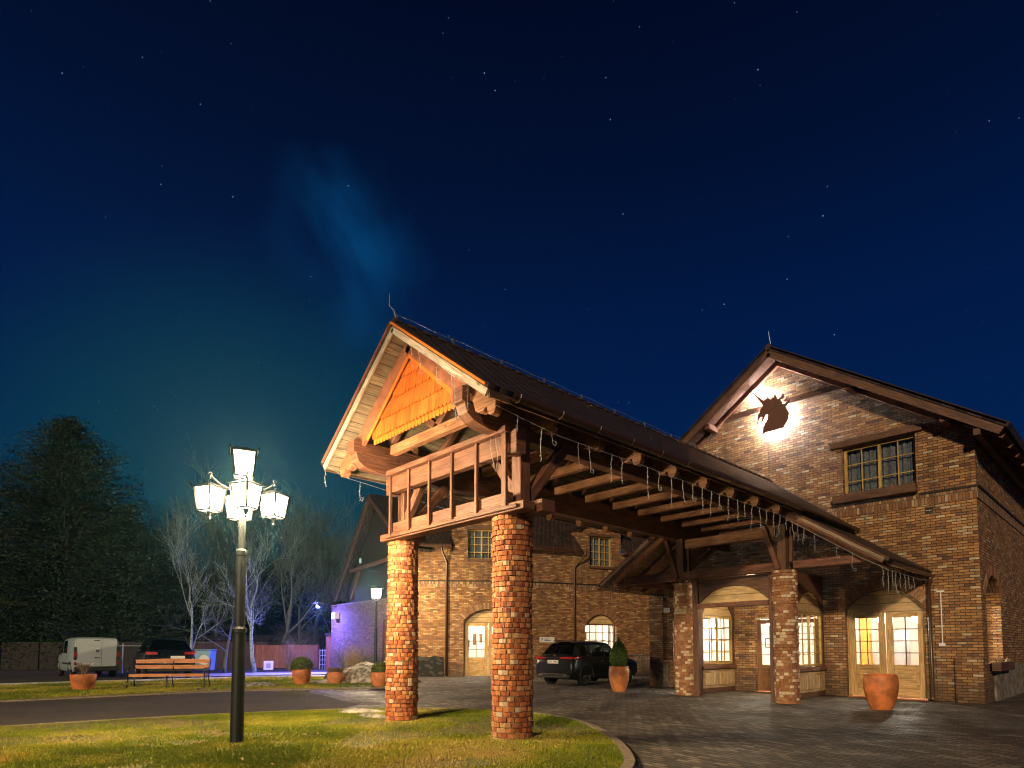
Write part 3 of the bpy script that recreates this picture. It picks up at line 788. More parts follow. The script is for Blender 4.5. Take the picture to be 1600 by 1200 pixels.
# orange shingled gable panel
PYc = 5.46; hb, zb, za_ = 1.28, 5.06, 6.14
gp = MB(); gp.slab((RX, PYc + .03, 0), (1, 0, 0), (0, 0, 1), (0, -1, 0), [(-hb, zb + .05), (hb, zb + .05), (0, za_)], thick=.03)
panel = gp.build('gable_panel', 'shingle_paint', portico)
sh = MB(); rg = random.Random(3)
row = 0; zr = zb - .01
while zr < za_ - .05:
    half = hb * (za_ - zr) / (za_ - zb) + .02; w = .098; x = -half + (0 if row % 2 else -w / 2)
    while x < half:
        h = .33; pts = []
        x0, x1 = x + .0012, x + w - .0012
        def clipz(px): return za_ - abs(px) * (za_ - zb) / hb
        jz = rg.uniform(-.004, .004)
        xc, rr = (x0 + x1) / 2, (x1 - x0) / 2
        if abs(xc) + rr * .6 < half:
            low = [(xc + rr * math.cos(math.pi + math.pi * k / 8), zr + jz + .05 + rr * 1.0 * math.sin(math.pi + math.pi * k / 8)) for k in range(9)]
            t1 = min(zr + h, clipz(x1)); t0 = min(zr + h, clipz(x0))
            if t1 > zr + .06 and t0 > zr + .06:
                pts = low + [(x1, t1), (x0, t0)]
                yy = PYc - .002 - rg.uniform(0, .004)
                i = len(sh.v); tn = rg.random()
                n = len(pts)
                for px, pz in pts: sh.v.append((RX + px, yy - .026 * (1 - (pz - zr) / h), pz))
                for px, pz in pts: sh.v.append((RX + px, yy - .026 * (1 - (pz - zr) / h) + .013, pz))
                sh.f.append(tuple(range(i, i + n))); sh.uv.append([(0, 0)] * n); sh.tone.append(tn)
                for k in range(n):
                    sh.f.append((i + k, i + (k + 1) % n, i + n + (k + 1) % n, i + n + k)); sh.uv.append([(0, 0)] * 4); sh.tone.append(tn * .3)
        x += w
    zr += .27; row += 1
sh.build('shingle', 'shingle_paint', panel, recalc=False)
# extra scalloped strip hanging at the bottom
for s in (-1, 1):
    a = Vector((RX, PYc - .055, za_ + .03)); b = Vector((RX + s * (hb + .02), PYc - .055, zb + .02))
    m = MB(); m.bar(a, b, .03, .075, up=(0, -1, 0)); 
    m2 = MB(); d = (b - a).normalized(); up = Vector((-d.z * s, 0, d.x * s)); m2.bar(a, b, .03, .085, up=up if up.z > 0 else -up); m2.build('panel_trim', 'shingle_trim', panel, bevel=.004)
# scallop strip behind lower edge
m = MB(); k = 0; x = -hb + .02
while x < hb - .06:
    xc = x + .045
    pts = [(xc + .045 * math.cos(math.pi + math.pi * q / 8), zb - .02 + .045 * math.sin(math.pi + math.pi * q / 8)) for q in range(9)] + [(xc + .045, zb + .08), (xc - .045, zb + .08)]
    m.slab((RX, PYc + .06, 0), (1, 0, 0), (0, 0, 1), (0, -1, 0), pts, thick=.015); x += .098
m.build('scallop_strip', 'shingle_trim', panel)
# weathered trusses visible behind the panel
for s in (-1, 1):
    tim('truss_strut', [((RX - .1 * s, 6.0, 5.02), (RX + s * .95, 6.0, 5.86), .12, .13)])

# --- rear trestle above the two rear pillars, carrying the skirt roofs
YR = 15.9
tim('cross_beam', [((-11.9, YR, 3.50), (-6.75, YR, 3.50), .22, .24)], mat='timber')
tim('cross_beam', [((-6.3, YR - .1, 3.50), (-4.35, YR - .1, 3.50), .22, .2)], mat='timber')
tim('tie_beam', [((-9.42, YR, 4.42), (-6.80, YR, 4.42), .2, .26)], mat='timber_light')
for X, s in ((-9.58, -1), (-6.62, 1)):
    tim('trestle_post', [((X, YR, 3.34), (X, YR, 4.6), .22, .24, (0, 1, 0))], mat='timber_dark')
    tim('trestle_brace', [((X - .06, YR - .14, 3.42), (X - .42, YR - .14, 4.58), .16, .12)], mat='timber')
    tim('trestle_brace', [((X + .16, YR + .12, 3.62), (X + .16, YR + .12, 4.5), .08, .12)], mat='timber_dark')
SKT = .67
for s, xe in ((-1, -12.15), (1, -4.15)):
    x0 = RX + s * 1.75; z0 = 3.34 + SKT * abs(xe - x0); dwn = Vector((s, 0, -SKT)).normalized(); nrm = Vector((s * SKT, 0, 1)).normalized()
    L = abs(xe - x0) * math.hypot(1, SKT); yf = 15.35
    m = MB(); m.slab((x0, 0, z0 + .02), (0, 1, 0), dwn, nrm, [(yf, 0), (YB, 0), (YB, L), (yf, L)], thick=.03); m.build('skirt_soffit', 'soffit', portico)
    m = MB(); m.slab(Vector((x0, 0, z0 + .02)) + nrm * .10, (0, 1, 0), dwn, nrm, [(yf - .04, 0), (YB, 0), (YB, L + .08), (yf - .04, L + .08)], thick=.09); m.build('skirt_tiles', 'roof_tile', portico)
    a = Vector((x0, yf - .02, z0 + .03)); b = a + dwn * L
    m = MB(); m.bar(a, b, .04, .17, up=nrm); m.build('skirt_verge', 'timber', portico); m = MB(); m.bar(a.lerp(b, .18) + Vector((0, -.025, 0)), b + Vector((0, -.025, 0)), .02, .07, up=nrm); m.build('verge_strip', 'fascia_old', portico)
    m = MB(); m.bar(a + Vector((0, .3, -.13)), b + Vector((0, .3, -.13)) - dwn * .25, .14, .16, up=nrm); m.build('skirt_rafter', 'timber_light', portico, bevel=.01)
    for yy in (16.6, 17.5, 18.4):
        m = MB(); m.bar(Vector((x0, yy, z0 - .08)), Vector((x0, yy, z0 - .08)) + dwn * (L - .1), .12, .15, up=nrm); m.build('skirt_rafter', 'timber', portico)
    tim('skirt_plate', [((xe - s * .45, 15.6, 3.50), (xe - s * .45, YB, 3.50), .16, .18)])
    gx, gz = xe + s * .1, 3.30; g = MB(); pr = [(gx + .07 * math.cos(math.pi + math.pi * k / 8), gz + .07 * math.sin(math.pi + math.pi * k / 8)) for k in range(9)]
    for k in range(8):
        (xa, za), (xb, zb_) = pr[k], pr[k + 1]
        g.face([(xa, yf, za), (xb, yf, zb_), (xb, YB, zb_), (xa, YB, za)]); g.face([(xa, YB, za + .006), (xb, YB, zb_ + .006), (xb, yf, zb_ + .006), (xa, yf, za + .006)])
    g.build('skirt_gutter', 'gutter_brown', portico, recalc=False)
m = MB(); m.tube([(-4.05, 18.75, 3.28), (-4.05, 18.80, 3.15), (-4.12, 18.93, 2.95), (-4.12, 18.95, .12), (-4.12, 18.86, .04)], .045, 10); m.build('downpipe', 'gutter_brown', portico, smooth=True)

# ================================================================== VESTIBULE (timber porch room between the rear pillars and the wall)
vest = thing('glazed_vestibule', 'timber entrance vestibule with arched opening and glazed side walls behind the rear pillars', 'vestibule', (-8.2, 17.5, 0))
for X in (-9.22, -6.98):
    m = MB(); m.box(X - .09, X + .09, 15.98, 16.14, 0, 3.38); m.build('door_post', 'timber_dark', vest, bevel=.006)
# arched fascia over the opening, with pale tympanum
m = MB(); o_ = [(-9.13, 2.72), (-9.13, 3.38), (-7.07, 3.38), (-7.07, 2.72)]
ar = arch(-9.08, -7.12, 2.62, 2.72, 3.14)[2:]
m.slab((0, 16.05, 0), (1, 0, 0), (0, 0, 1), (0, -1, 0), [(-9.13, 3.38), (-9.13, 2.72)] + ar[::-1] + [(-7.07, 2.72), (-7.07, 3.38)], thick=.05); m.build('arched_fascia', 'timber_dark', vest)
m = MB(); m.slab((0, 16.11, 0), (1, 0, 0), (0, 0, 1), (0, -1, 0), [(-9.12, 2.60), (-7.08, 2.60), (-7.08, 3.25), (-9.12, 3.25)], thick=.03); m.build('tympanum', 'arch_panel', vest)
m = MB(); m.bar((-9.13, 16.0, 2.60), (-7.07, 16.0, 2.60), .12, .13); m.build('transom', 'timber', vest, bevel=.006)

def window_grid(m, P0, U, u0, u1, z0, z1, nx, ny, fw, bw, dep, mull=()):
    """frame and glazing bars in the plane through P0 with horizontal direction U"""
    P0 = Vector(P0); U = Vector(U).normalized(); N = U.cross(Vector((0, 0, 1)))
    P = lambda u, z, d=0: P0 + U * u + Vector((0, 0, z)) + N * d
    def hb_(ua, ub, z, w, d=dep): m.bar(P(ua, z), P(ub, z), d, w)
    def vb_(u, za, zb, w, d=dep): m.bar(P(u, za), P(u, zb), w, d, up=N)
    hb_(u0, u1, z0 + fw / 2, fw); hb_(u0, u1, z1 - fw / 2, fw)
    for u in [u0 + fw / 2, u1 - fw / 2] + [u for u in mull]: vb_(u, z0 + fw, z1 - fw, fw)
    for k in range(1, nx):
        u = u0 + (u1 - u0) * k / nx
        if all(abs(u - q) > .03 for q in mull): vb_(u, z0 + fw, z1 - fw, bw, dep * .55)
    for k in range(1, ny): hb_(u0 + fw, u1 - fw, z0 + (z1 - z0) * k / ny, bw, dep * .5)
def pane(name, P0, U, u0, u1, z0, z1, parent, mat='glass', d=.0):
    P0 = Vector(P0); U = Vector(U).normalized(); N = U.cross(Vector((0, 0, 1)))
    m = MB(); m.slab(P0 + N * d, U, (0, 0, 1), N, [(u0, z0), (u1, z0), (u1, z1), (u0, z1)], thick=.006)
    return m.build(name, mat, parent)
for X, U, Y0 in ((-9.62, (0, 1, 0), 16.9), (-6.84, (0, 1, 0), 17.0)):
    ya, yb = Y0, 19.02
    # framing wall with arched head
    m = MB(); hole = arch(ya + .12, yb - .12, .86, 2.42, 2.98)
    m.slab((X + .05, 0, 0), (0, 1, 0), (0, 0, 1), (1, 0, 0), [(ya, .84), (ya, .02), (yb, .02), (yb, .84), (yb, 3.5), (ya, 3.5)], [hole], thick=.1)
    w = m.build('side_wall', 'timber_dark', vest)
    m = MB(); m.slab((X + .02, 0, 0), (0, 1, 0), (0, 0, 1), (1, 0, 0), arch(ya + .10, yb - .10, 2.36, 2.42, 3.0), thick=.03); m.build('arch_panel', 'arch_panel', vest)
    m = MB(); window_grid(m, (X, 0, 0), (0, 1, 0), ya + .12, yb - .12, .88, 2.38, 4, 4, .055, .025, .06, mull=[(ya + yb) / 2])
    wd_ = m.build('side_window', 'window_wood', vest, bevel=.003)
    pane('pane', (X, 0, 0), (0, 1, 0), ya + .15, yb - .15, .92, 2.34, wd_)
    m = MB(); m.box(X - .1, X + .12, ya, yb, .74, .86); m.build('window_bench', 'timber', vest, bevel=.01)
    pn = MB()
    for k in range(4):
        a, b = ya + .12 + k * (yb - ya - .24) / 4 + .05, ya + .12 + (k + 1) * (yb - ya - .24) / 4 - .05
        pn.box(X + .052, X + .085, a, b, .24, .62)
    pb = MB(); pb.box(X - .04, X + .062, ya + .05, yb - .05, .16, .72); base_ = pb.build('lower_panel', 'panel_old', vest)
    pn.build('raised_panel', 'panel_old', base_, bevel=.012)
# ceiling boards inside the vestibule
m = MB(); m.box(-9.6, -6.85, 16.15, 19.02, 3.40, 3.44); m.build('ceiling_boards', 'timber_dark', vest)

pl_ = thing('added_fill_lamp', 'added warm fill lamp hidden under the roof of the glazed vestibule', 'lamp', (-8.2, 17.4, 3.3))  # unseen lamp added to brighten the inside of the vestibule
m = MB(); m.lathe([(.10, .08), (.10, .03), (.03, .02)], (-8.2, 17.4, 3.31), 16); m.build('rose', 'metal_black', pl_)
m = MB(); m.lathe([(.01, -.09), (.07, -.06), (.09, 0), (.08, .02)], (-8.2, 17.4, 3.30), 16); m.build('globe', 'bulb_added_fill', pl_)
# ================================================================== GABLE BUILDING
GX0, GX1, GR, GY = -12.80, -3.04, -7.92, 19.07
GZ = 10.48; GT = .70
gb = thing('gabled_brick_building', 'large old brick building with a gable front and lit windows behind the canopy', 'building', (GR, GY, 0))
def zroof(x): return GZ - GT * abs(x - GR)
xs_ = 0
winl = [(-11.9, .9), (-9.78, .9), (-9.78, 2.45), (-11.9, 2.45)]
door_r = arch(-6.22, -4.27, 0.0, 2.5, 3.02)
door_m = [(-8.90, 0), (-7.15, 0), (-7.15, 2.32), (-8.90, 2.32)]
winh = [(-6.16, 5.74), (-4.33, 5.74), (-4.33, 7.22), (-6.16, 7.22)]
m = MB(); m.slab((0, GY, 0), (1, 0, 0), (0, 0, 1), (0, -1, 0), [(GX0, 0), (-8.90, 0), (-8.90, 2.32), (-6.98, 2.32), (-6.98, 0)] + [(-6.22, 0)] + door_r[2:][::-1] + [(-4.27, 0), (GX1, 0), (GX1, zroof(GX1)), (GR, GZ), (GX0, zroof(GX0))], [winh, winl], thick=.42)
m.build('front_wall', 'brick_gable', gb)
sw = arch(19.82, 20.75, .98, 2.85, 3.32)
sww = [[(GY + .42 + 0, 0)]]
m = MB(); m.slab((GX1, 0, 0), (0, 1, 0), (0, 0, 1), (1, 0, 0), [(GY + .42, 0), (44, 0), (44, zroof(GX1)), (GY + .42, zroof(GX1))], [arch(19.62, 21.8, 1.0, 2.8, 3.35)], thick=.42)
side_wall = m.build('side_wall', 'brick_gable', gb)
m = MB(); m.slab((GX0, 0, 0), (0, 1, 0), (0, 0, 1), (-1, 0, 0), [(GY + .42, 0), (44, 0), (44, zroof(GX0)), (GY + .42, zroof(GX0))], thick=.42); m.build('side_wall', 'brick_gable', gb)
# stone plinth
m = MB(); m.box(GX1 - .01, GX1 + .055, GY + 1.2, 44, 0, .92); m.build('stone_plinth', 'stone_rubble', gb)
m = MB(); m.box(GX0 + .05, -12.1, GY - .05, GY + .002, 0, .85); m.build('stone_plinth', 'stone_rubble', gb)
# pilaster buttresses
m = MB(); m.slab((0, GY - .12, 0), (1, 0, 0), (0, 0, 1), (0, -1, 0), [(-3.62, 0), (-3.035, 0), (-3.035, 1.15), (-3.62, 1.15)], thick=.118); m.build('corner_buttress', 'brick_gable', gb)
m = MB(); m.slab((0, GY - .08, 0), (1, 0, 0), (0, 0, 1), (0, -1, 0), [(-12.82, 0), (-12.3, 0), (-12.3, 3.35), (-12.82, 3.35)], thick=.078); m.build('corner_buttress', 'brick_gable', gb)
# string course with a soldier course under it
m = MB(); m.box(-4.25, GX1 + .055, GY - .055, GY + .003, 5.49, 5.545); m.box(GX1 - .003, GX1 + .055, GY, 44, 5.49, 5.545); m.build('string_course', 'string_dark', gb)
m = MB(); m.slab((0, GY - .022, 0), (1, 0, 0), (0, 0, 1), (0, -1, 0), [(-6.6, 5.21), (GX1 + .022, 5.21), (GX1 + .022, 5.49), (-6.6, 5.49)], thick=.02)
m.slab((GX1 + .022, 0, 0), (0, 1, 0), (0, 0, 1), (1, 0, 0), [(GY - .02, 5.21), (44, 5.21), (44, 5.49), (GY - .02, 5.49)], thick=.02); m.build('soldier_course', 'header_course', gb)
def voussoir(m, P0, U, u0, u1, zs, zt, h=.28, n=34, proud=.015):
    w = (u1 - u0) / 2; r = zt - zs; Rr = (w * w + r * r) / (2 * r); cz = zt - Rr; a = math.asin(min(1, w / Rr)) + .05; c = (u0 + u1) / 2
    P0 = Vector(P0); U = Vector(U).normalized(); N = U.cross(Vector((0, 0, 1)))
    n = max(6, int(Rr * 2 * a / .082))
    for k in range(n):
        a0 = a - 2 * a * k / n - .003; a1 = a - 2 * a * (k + 1) / n + .003; pr = proud + random.uniform(-.004, .006)
        def p(an, rr, d): return P0 + U * (c + rr * math.sin(an)) + Vector((0, 0, cz + rr * math.cos(an))) + N * d
        q = [p(a0, Rr, -.05), p(a1, Rr, -.05), p(a1, Rr, pr), p(a0, Rr, pr), p(a0, Rr + h, -.05), p(a1, Rr + h, -.05), p(a1, Rr + h, pr), p(a0, Rr + h, pr)]
        m.hexa(q, random.random(), h, .08, .06)
for (a, b, zs, zt) in ((-6.22, -4.27, 2.5, 3.02),):
    m = MB(); voussoir(m, (0, GY, 0), (1, 0, 0), a, b, zs, zt, .30); m.build('brick_arch', 'brick_voussoir', gb)
m = MB(); voussoir(m, (GX1, 0, 0), (0, 1, 0), 19.62, 21.8, 2.8, 3.35, .26); m.build('brick_arch', 'brick_voussoir', gb)

def arched_door(x0, x1, parent, zs, zt, label=None, Y=GY + .22):
    """double glazed door leaf pair below a boarded tympanum"""
    m = MB(); m.slab((0, Y + .03, 0), (1, 0, 0), (0, 0, 1), (0, -1, 0), arch(x0, x1, zs - .12, zs, zt), thick=.05); m.build('tympanum', 'arch_panel', parent)
    cx = (x0 + x1) / 2; top = zs - .12
    for a, b in ((x0 + .04, cx - .01), (cx + .01, x1 - .04)):
        m = MB(); st_ = .17
        m.box(a, a + st_, Y - .03, Y + .03, 0.03, top); m.box(b - st_, b, Y - .03, Y + .03, .03, top)
        m.box(a + st_, b - st_, Y - .028, Y + .028, top - .14, top); m.box(a + st_, b - st_, Y - .028, Y + .028, .80, .93); m.box(a + st_, b - st_, Y - .028, Y + .028, .03, .24)
        m.box(a + st_ - .01, b - st_ + .01, Y - .008, Y + .012, .22, .82); m.box(a + st_ + .07, b - st_ - .07, Y - .022, Y + .0, .31, .73)
        dl = m.build('door_leaf', 'door_wood', parent, bevel=.006)
        gm = MB(); xx = (a + b) / 2; gm.box(xx - .012, xx + .012, Y - .016, Y + .016, .93, top - .14)
        for k in range(1, 4): zz = .93 + (top - .14 - .93) * k / 4; gm.box(a + st_, b - st_, Y - .015, Y + .015, zz - .012, zz + .012)
        gm.build('glazing_bar', 'timber_dark', dl)
        pane('pane', (0, Y, 0), (1, 0, 0), a + st_, b - st_, .93, top - .14, dl)
    m = MB()
    m.box(x0 + .0, x0 + .04, Y - .05, Y + .05, 0, zs); m.box(x1 - .04, x1, Y - .05, Y + .05, 0, zs); m.build('door_frame', 'door_wood', parent)
arched_door(-6.22, -4.27, gb, 2.5, 3.02)
m = MB(); window_grid(m, (0, GY + .15, 0), (1, 0, 0), -11.9, -9.78, .9, 2.45, 6, 4, .06, .028, .06, mull=[-10.84]); lw = m.build('lobby_window', 'window_wood', gb)
pane('pane', (0, GY + .15, 0), (1, 0, 0), -11.86, -9.82, .94, 2.41, lw)
# brown entrance door
for a, b in ((-8.88, -7.95), (-7.93, -7.0)):
    Y = GY + .12; m = MB(); m.box(a, a + .14, Y - .03, Y + .03, .03, 2.28); m.box(b - .14, b, Y - .03, Y + .03, .03, 2.28); m.box(a + .14, b - .14, Y - .028, Y + .028, 2.16, 2.28); m.box(a + .14, b - .14, Y - .028, Y + .028, .70, .86); m.box(a + .14, b - .14, Y - .028, Y + .028, .03, .2); m.box(a + .13, b - .13, Y - .01, Y + .01, .18, .72)
    dl = m.build('entrance_door', 'door_brown', gb, bevel=.005)
    gm = MB()
    for k in range(1, 4): zz = .86 + 1.30 * k / 4; gm.box(a + .14, b - .14, Y - .014, Y + .014, zz - .01, zz + .01)
    gm.build('glazing_bar', 'timber_dark', dl)
    pane('pane', (0, Y, 0), (1, 0, 0), a + .14, b - .14, .86, 2.16, dl)
# upper window with lintel, curtain and flower box
Yw = GY + .2
m = MB(); window_grid(m, (0, Yw, 0), (1, 0, 0), -6.16, -4.33, 5.74, 7.22, 4, 3, .075, .028, .08, mull=[-5.245])
uw = m.build('upper_window', 'window_wood', gb, bevel=.004)
pane('pane', (0, Yw, 0), (1, 0, 0), -6.12, -4.37, 5.8, 7.16, uw)
m = MB(); n = 60
for k in range(n):
    u0, u1 = -6.1 + 1.72 * k / n, -6.1 + 1.72 * (k + 1) / n; f = lambda u: Yw + .16 + .03 * math.sin(u * 38) + .015 * math.sin(u * 91)
    m.face([(u0, f(u0), 5.78), (u1, f(u1), 5.78), (u1, f(u1), 7.2), (u0, f(u0), 7.2)])
m.build('curtain', 'cloth_curtain', uw, smooth=True, recalc=False)
m = MB(); m.box(-6.2, -4.3, Yw + .24, Yw + .28, 5.7, 7.25); m.build('blackout', 'ink_black', uw)
m = MB(); m.bar((-6.46, GY - .03, 7.33), (-4.14, GY - .03, 7.33), .14, .19); m.build('lintel', 'timber_dark', gb, bevel=.01)
fb = thing('flower_box', 'dark wooden flower box below the upper window of the gable', 'flower box', (-5.3, GY - .15, 5.56))
m = MB(); m.box(-6.38, -4.30, GY - .26, GY - .01, 5.57, 5.80); m.build('box', 'timber_dark', fb, bevel=.01)
m = MB(); rg = random.Random(5)
for k in range(160):
    x = rg.uniform(-6.3, -4.38); y = GY - .13 + rg.uniform(-.08, .08); a = rg.uniform(0, 6.28); m.bar((x, y, 5.8), (x + .07 * math.cos(a), y + .07 * math.sin(a), 5.8 + rg.uniform(.03, .12)), .012, .004, tone=rg.random())
m.build('dry_stems', 'dry_twig', fb)
# side window facing right, with deep reveal
m = MB(); window_grid(m, (GX1 - .38, 0, 0), (0, 1, 0), 19.62, 21.8, 1.0, 2.6, 4, 4, .08, .03, .06, mull=[20.71])
s2 = m.build('arched_side_window', 'window_wood', gb); pane('pane', (GX1 - .38, 0, 0), (0, 1, 0), 19.67, 21.75, 1.05, 2.55, s2)
m = MB(); m.slab((GX1 - .36, 0, 0), (0, 1, 0), (0, 0, 1), (1, 0, 0), arch(19.62, 21.8, 2.6, 2.8, 3.35), thick=.04); m.build('arch_panel', 'arch_panel', s2)
fb2 = thing('flower_box', 'dark planter with dry stems under the lit side window at the corner', 'flower box', (GX1 + .1, 20.4, .85))
m = MB(); m.box(GX1 + .057, GX1 + .25, 19.65, 21.8, .80, 1.02); m.build('box', 'timber_dark', fb2, bevel=.01)
m = MB()
for k in range(60):
    y = rg.uniform(19.7, 21.7); a = rg.uniform(0, 6.28); m.bar((GX1 + .15, y, 1.02), (GX1 + .15 + .05 * math.cos(a), y + .07 * math.sin(a), .1 + .92 + rg.uniform(.05, .14)), .012, .004, tone=rg.random())
m.build('dry_stems', 'dry_twig', fb2)
# roof of the gable building
for s in (-1, 1):
    nrm = Vector((s * GT, 0, 1)).normalized(); dwn = Vector((s, 0, -GT)).normalized(); HWg = 5.55; L = HWg * math.hypot(1, GT)
    P = Vector((GR, 0, GZ + .04))
    m = MB(); m.slab(P, (0, 1, 0), dwn, nrm, [(18.34, 0), (44.5, 0), (44.5, L), (18.34, L)], thick=.03); m.build('roof_soffit', 'timber_dark', gb)
    m = MB(); m.slab(P + nrm * .16 + Vector((0, 0, .02)), (0, 1, 0), dwn, nrm, [(18.28, -.02), (44.6, -.02), (44.6, L + .08), (18.28, L + .08)], thick=.12); m.build('roof', 'roof_tile', gb)
    a = Vector((GR, 18.33, GZ + .02)); b = a + dwn * L
    m = MB(); m.bar(a, b, .05, .26, up=nrm); m.build('barge_board', 'timber_dark', gb)
    m = MB(); m.bar(a + Vector((0, -.035, 0)) + nrm * .14, b + Vector((0, -.035, 0)) + nrm * .14, .03, .05, up=nrm); m.build('barge_trim', 'paint_redbrown', gb)
    a2 = Vector((GR, GY - .07, GZ - .10)); m = MB(); m.bar(a2, a2 + dwn * (L - .5), .13, .16, up=nrm); m.build('wall_rafter', 'timber', gb)
    m = MB(); m.bar((GR + s * (HWg - .5), 18.34, zroof(GR + HWg) + .10), (GR + s * (HWg - .5), 44, zroof(GR + HWg) + .10), .14, .16); m.build('eaves_plate', 'timber_dark', gb)
    for k in range(14):
        y = 18.7 + k * 1.1; m = MB(); a3 = Vector((GR + s * 4.75, y, zroof(GR + 4.75) - .06)); m.bar(a3, a3 + dwn * .95, .1, .14, up=nrm); m.build('rafter_end', 'timber', gb)
# purlin ends and horizontal ledge beam behind the sign
m = MB(); m.box(-10.05, -5.8, GY - .09, GY + .003, 8.98, 9.16); m.build('ledge_beam', 'timber_dark', gb)
for X in (-10.1, -5.75, -12.3, -3.55):
    m = MB(); zz = zroof(X) - .16; m.box(X - .09, X + .09, 18.45, GY + .002, zz - .1, zz + .08); m.build('purlin_end', 'timber', gb, bevel=.01)
m = MB(); m.tube([(GR, 18.5, GZ + .2), (GR, 18.48, GZ + .4), (GR - .03, 18.44, GZ + .75)], [.012, .008, .005], 5); m.build('air_rod', 'galvanised', gb)
m = MB()
for i in range(80): m.tube([(GR, 18.3 + i * .32, GZ + .20), (GR, 18.64 + i * .32, GZ + .19)], [.10, .09], 7)
m.build('ridge_cap', 'roof_tile', gb)
# small things on the front wall
v_ = thing('wall_vent', 'small square dark vent grille in the wall right of the upper window', 'vent', (-4.07, GY, 5.05))
m = MB(); m.box(-4.16, -3.98, GY - .02, GY + .004, 4.97, 5.12); m.build('grille_frame', 'metal_black', v_)
m = MB(); m.box(-4.14, -4.0, GY - .03, GY - .021, 5.035, 5.055); m.build('slat', 'metal_grey', v_)
cdt = thing('cable_conduit', 'thin pale cable conduit on the brick wall right of the downpipe', 'conduit', (-3.88, GY, 1.5))
m = MB(); m.tube([(-3.885, GY - .025, 1.5), (-3.885, GY - .025, 2.86)], .014, 8); m.build('pipe', 'cable_white', cdt)
m = MB(); m.box(-3.96, -3.82, GY - .05, GY - .002, 1.44, 1.52); m.build('junction_box', 'cable_white', cdt)
m = MB(); m.box(-3.97, -3.80, GY - .05, GY - .002, 2.85, 2.89); m.build('end_cap', 'cable_white', cdt)
nb = thing('wall_box', 'small white electrical box on the wall behind the left rear pillar', 'electrical box', (-12.1, GY - .08, 2.75))
m = MB(); m.box(-12.22, -12.02, GY - .07, GY - .001, 2.66, 2.82); m.build('cover', 'cable_white', nb)

# --- lobby interior
lob = MB()
lx0, lx1, ly0, ly1, lz = -12.35, -3.5, GY + .43, 25.5, 3.35
lob.box(lx0, lx1, ly1, ly1 + .1, 0, lz); lob.box(lx0 - .1, lx0, ly0, ly1, 0, lz); lob.box(lx1 - .0, lx1 + .03, ly0, ly1, 0, .99); lob.box(lx0, lx1, ly0, ly1, lz, lz + .1)
lob.box(-6.94, -6.86, ly0 + .02, ly1, 0, lz)
lob.build('interior_walls', 'plaster_white', gb)
m = MB(); m.box(lx0, lx1, GY - .0, ly1, .004, .02); m.build('interior_floor', 'terracotta_pale', gb)
for (x, y) in ((-5.75, 20.6), (-4.85, 20.6), (-5.2, 22.6), (-9.2, 20.8), (-7.7, 20.9), (-11.2, 20.6), (-10.6, 22.4), (-8.5, 23)):
    L_ = thing('ceiling_lamp', 'small bright ceiling lamp inside the lit lobby', 'lamp', (x, y, 2.6), group='ceiling lamps in the lobby')
    m = MB(); m.lathe([(.02, -.09), (.065, -.06), (.08, 0), (.065, .05), (.02, .075)], (x, y, 2.24), 14); m.build('bulb', 'bulb_white', L_)
    m = MB(); m.tube([(x, y, 2.32), (x, y, 3.34)], .008, 6); m.build('cable', 'metal_black', L_)
c_ = thing('cabinet', 'tall grey cabinet seen through the left leaf of the glazed door', 'cabinet', (-5.9, 22.5, 0))
m = MB(); m.box(-6.25, -5.55, 22.3, 22.9, .02, 1.95); m.build('case', 'cabinet_grey', c_, bevel=.01)
m = MB(); m.box(-5.91, -5.89, 22.285, 22.299, .1, 1.9); m.build('door_gap', 'ink_black', c_)
c_ = thing('orange_column', 'orange painted post inside behind the glazed door', 'post', (-6.75, 22.3, 0))
m = MB(); m.box(-6.78, -6.52, 22.2, 22.46, .02, 3.34); m.build('shaft', 'orange_paint', c_, bevel=.01)
m = MB(); m.box(-6.82, -6.48, 22.16, 22.5, 3.1, 3.345); m.build('capital', 'orange_paint', c_, bevel=.01)
c_ = thing('wooden_stool', 'small orange wooden chair inside behind the glazed door', 'chair', (-4.9, 22.2, 0))
m = MB(); m.box(-5.15, -4.75, 22.0, 22.4, .44, .5); m.build('seat', 'orange_paint', c_)
m = MB(); m.box(-5.15, -4.75, 22.36, 22.4, .5, 1.0); m.build('backrest', 'orange_paint', c_)
for dx, dy in ((-5.12, 22.03), (-4.78, 22.03), (-5.12, 22.37), (-4.78, 22.37)):
    m = MB(); m.box(dx - .02, dx + .02, dy - .02, dy + .02, .02, .44); m.build('leg', 'orange_paint', c_)
for (x, z, w, h) in ((-4.75, 1.75, .32, .26), (-4.72, 1.3, .18, .5), (-8.45, 1.7, .5, .6), (-8.6, 1.15, .25, .3), (-8.2, 1.15, .25, .3), (-11.2, 1.6, .5, .4), (-10.5, 1.5, .3, .5)):
    c_ = thing('picture_frame', {-4.75: 'small square picture on the white wall inside the right leaf', -4.72: 'narrow upright notice below the small picture inside the right leaf', -8.45: 'large framed print seen through the brown entrance door', -8.6: 'left small print below the large framed one inside the entrance', -8.2: 'right small print below the large framed one inside the entrance', -11.2: 'wide picture in the lobby seen through the vestibule window', -10.5: 'upright picture in the lobby seen through the vestibule window'}[x], 'picture', (x, 25.4, z))
    Yp = 25.49 if x < -7 else 25.49
    m = MB(); m.box(x - w / 2, x + w / 2, Yp - .03, Yp, z - h / 2, z + h / 2); m.build('frame', 'ink_black', c_)
    m = MB(); m.box(x - w / 2 + .04, x + w / 2 - .04, Yp - .036, Yp - .031, z - h / 2 + .04, z + h / 2 - .04); m.build('print', 'plate_white', c_)

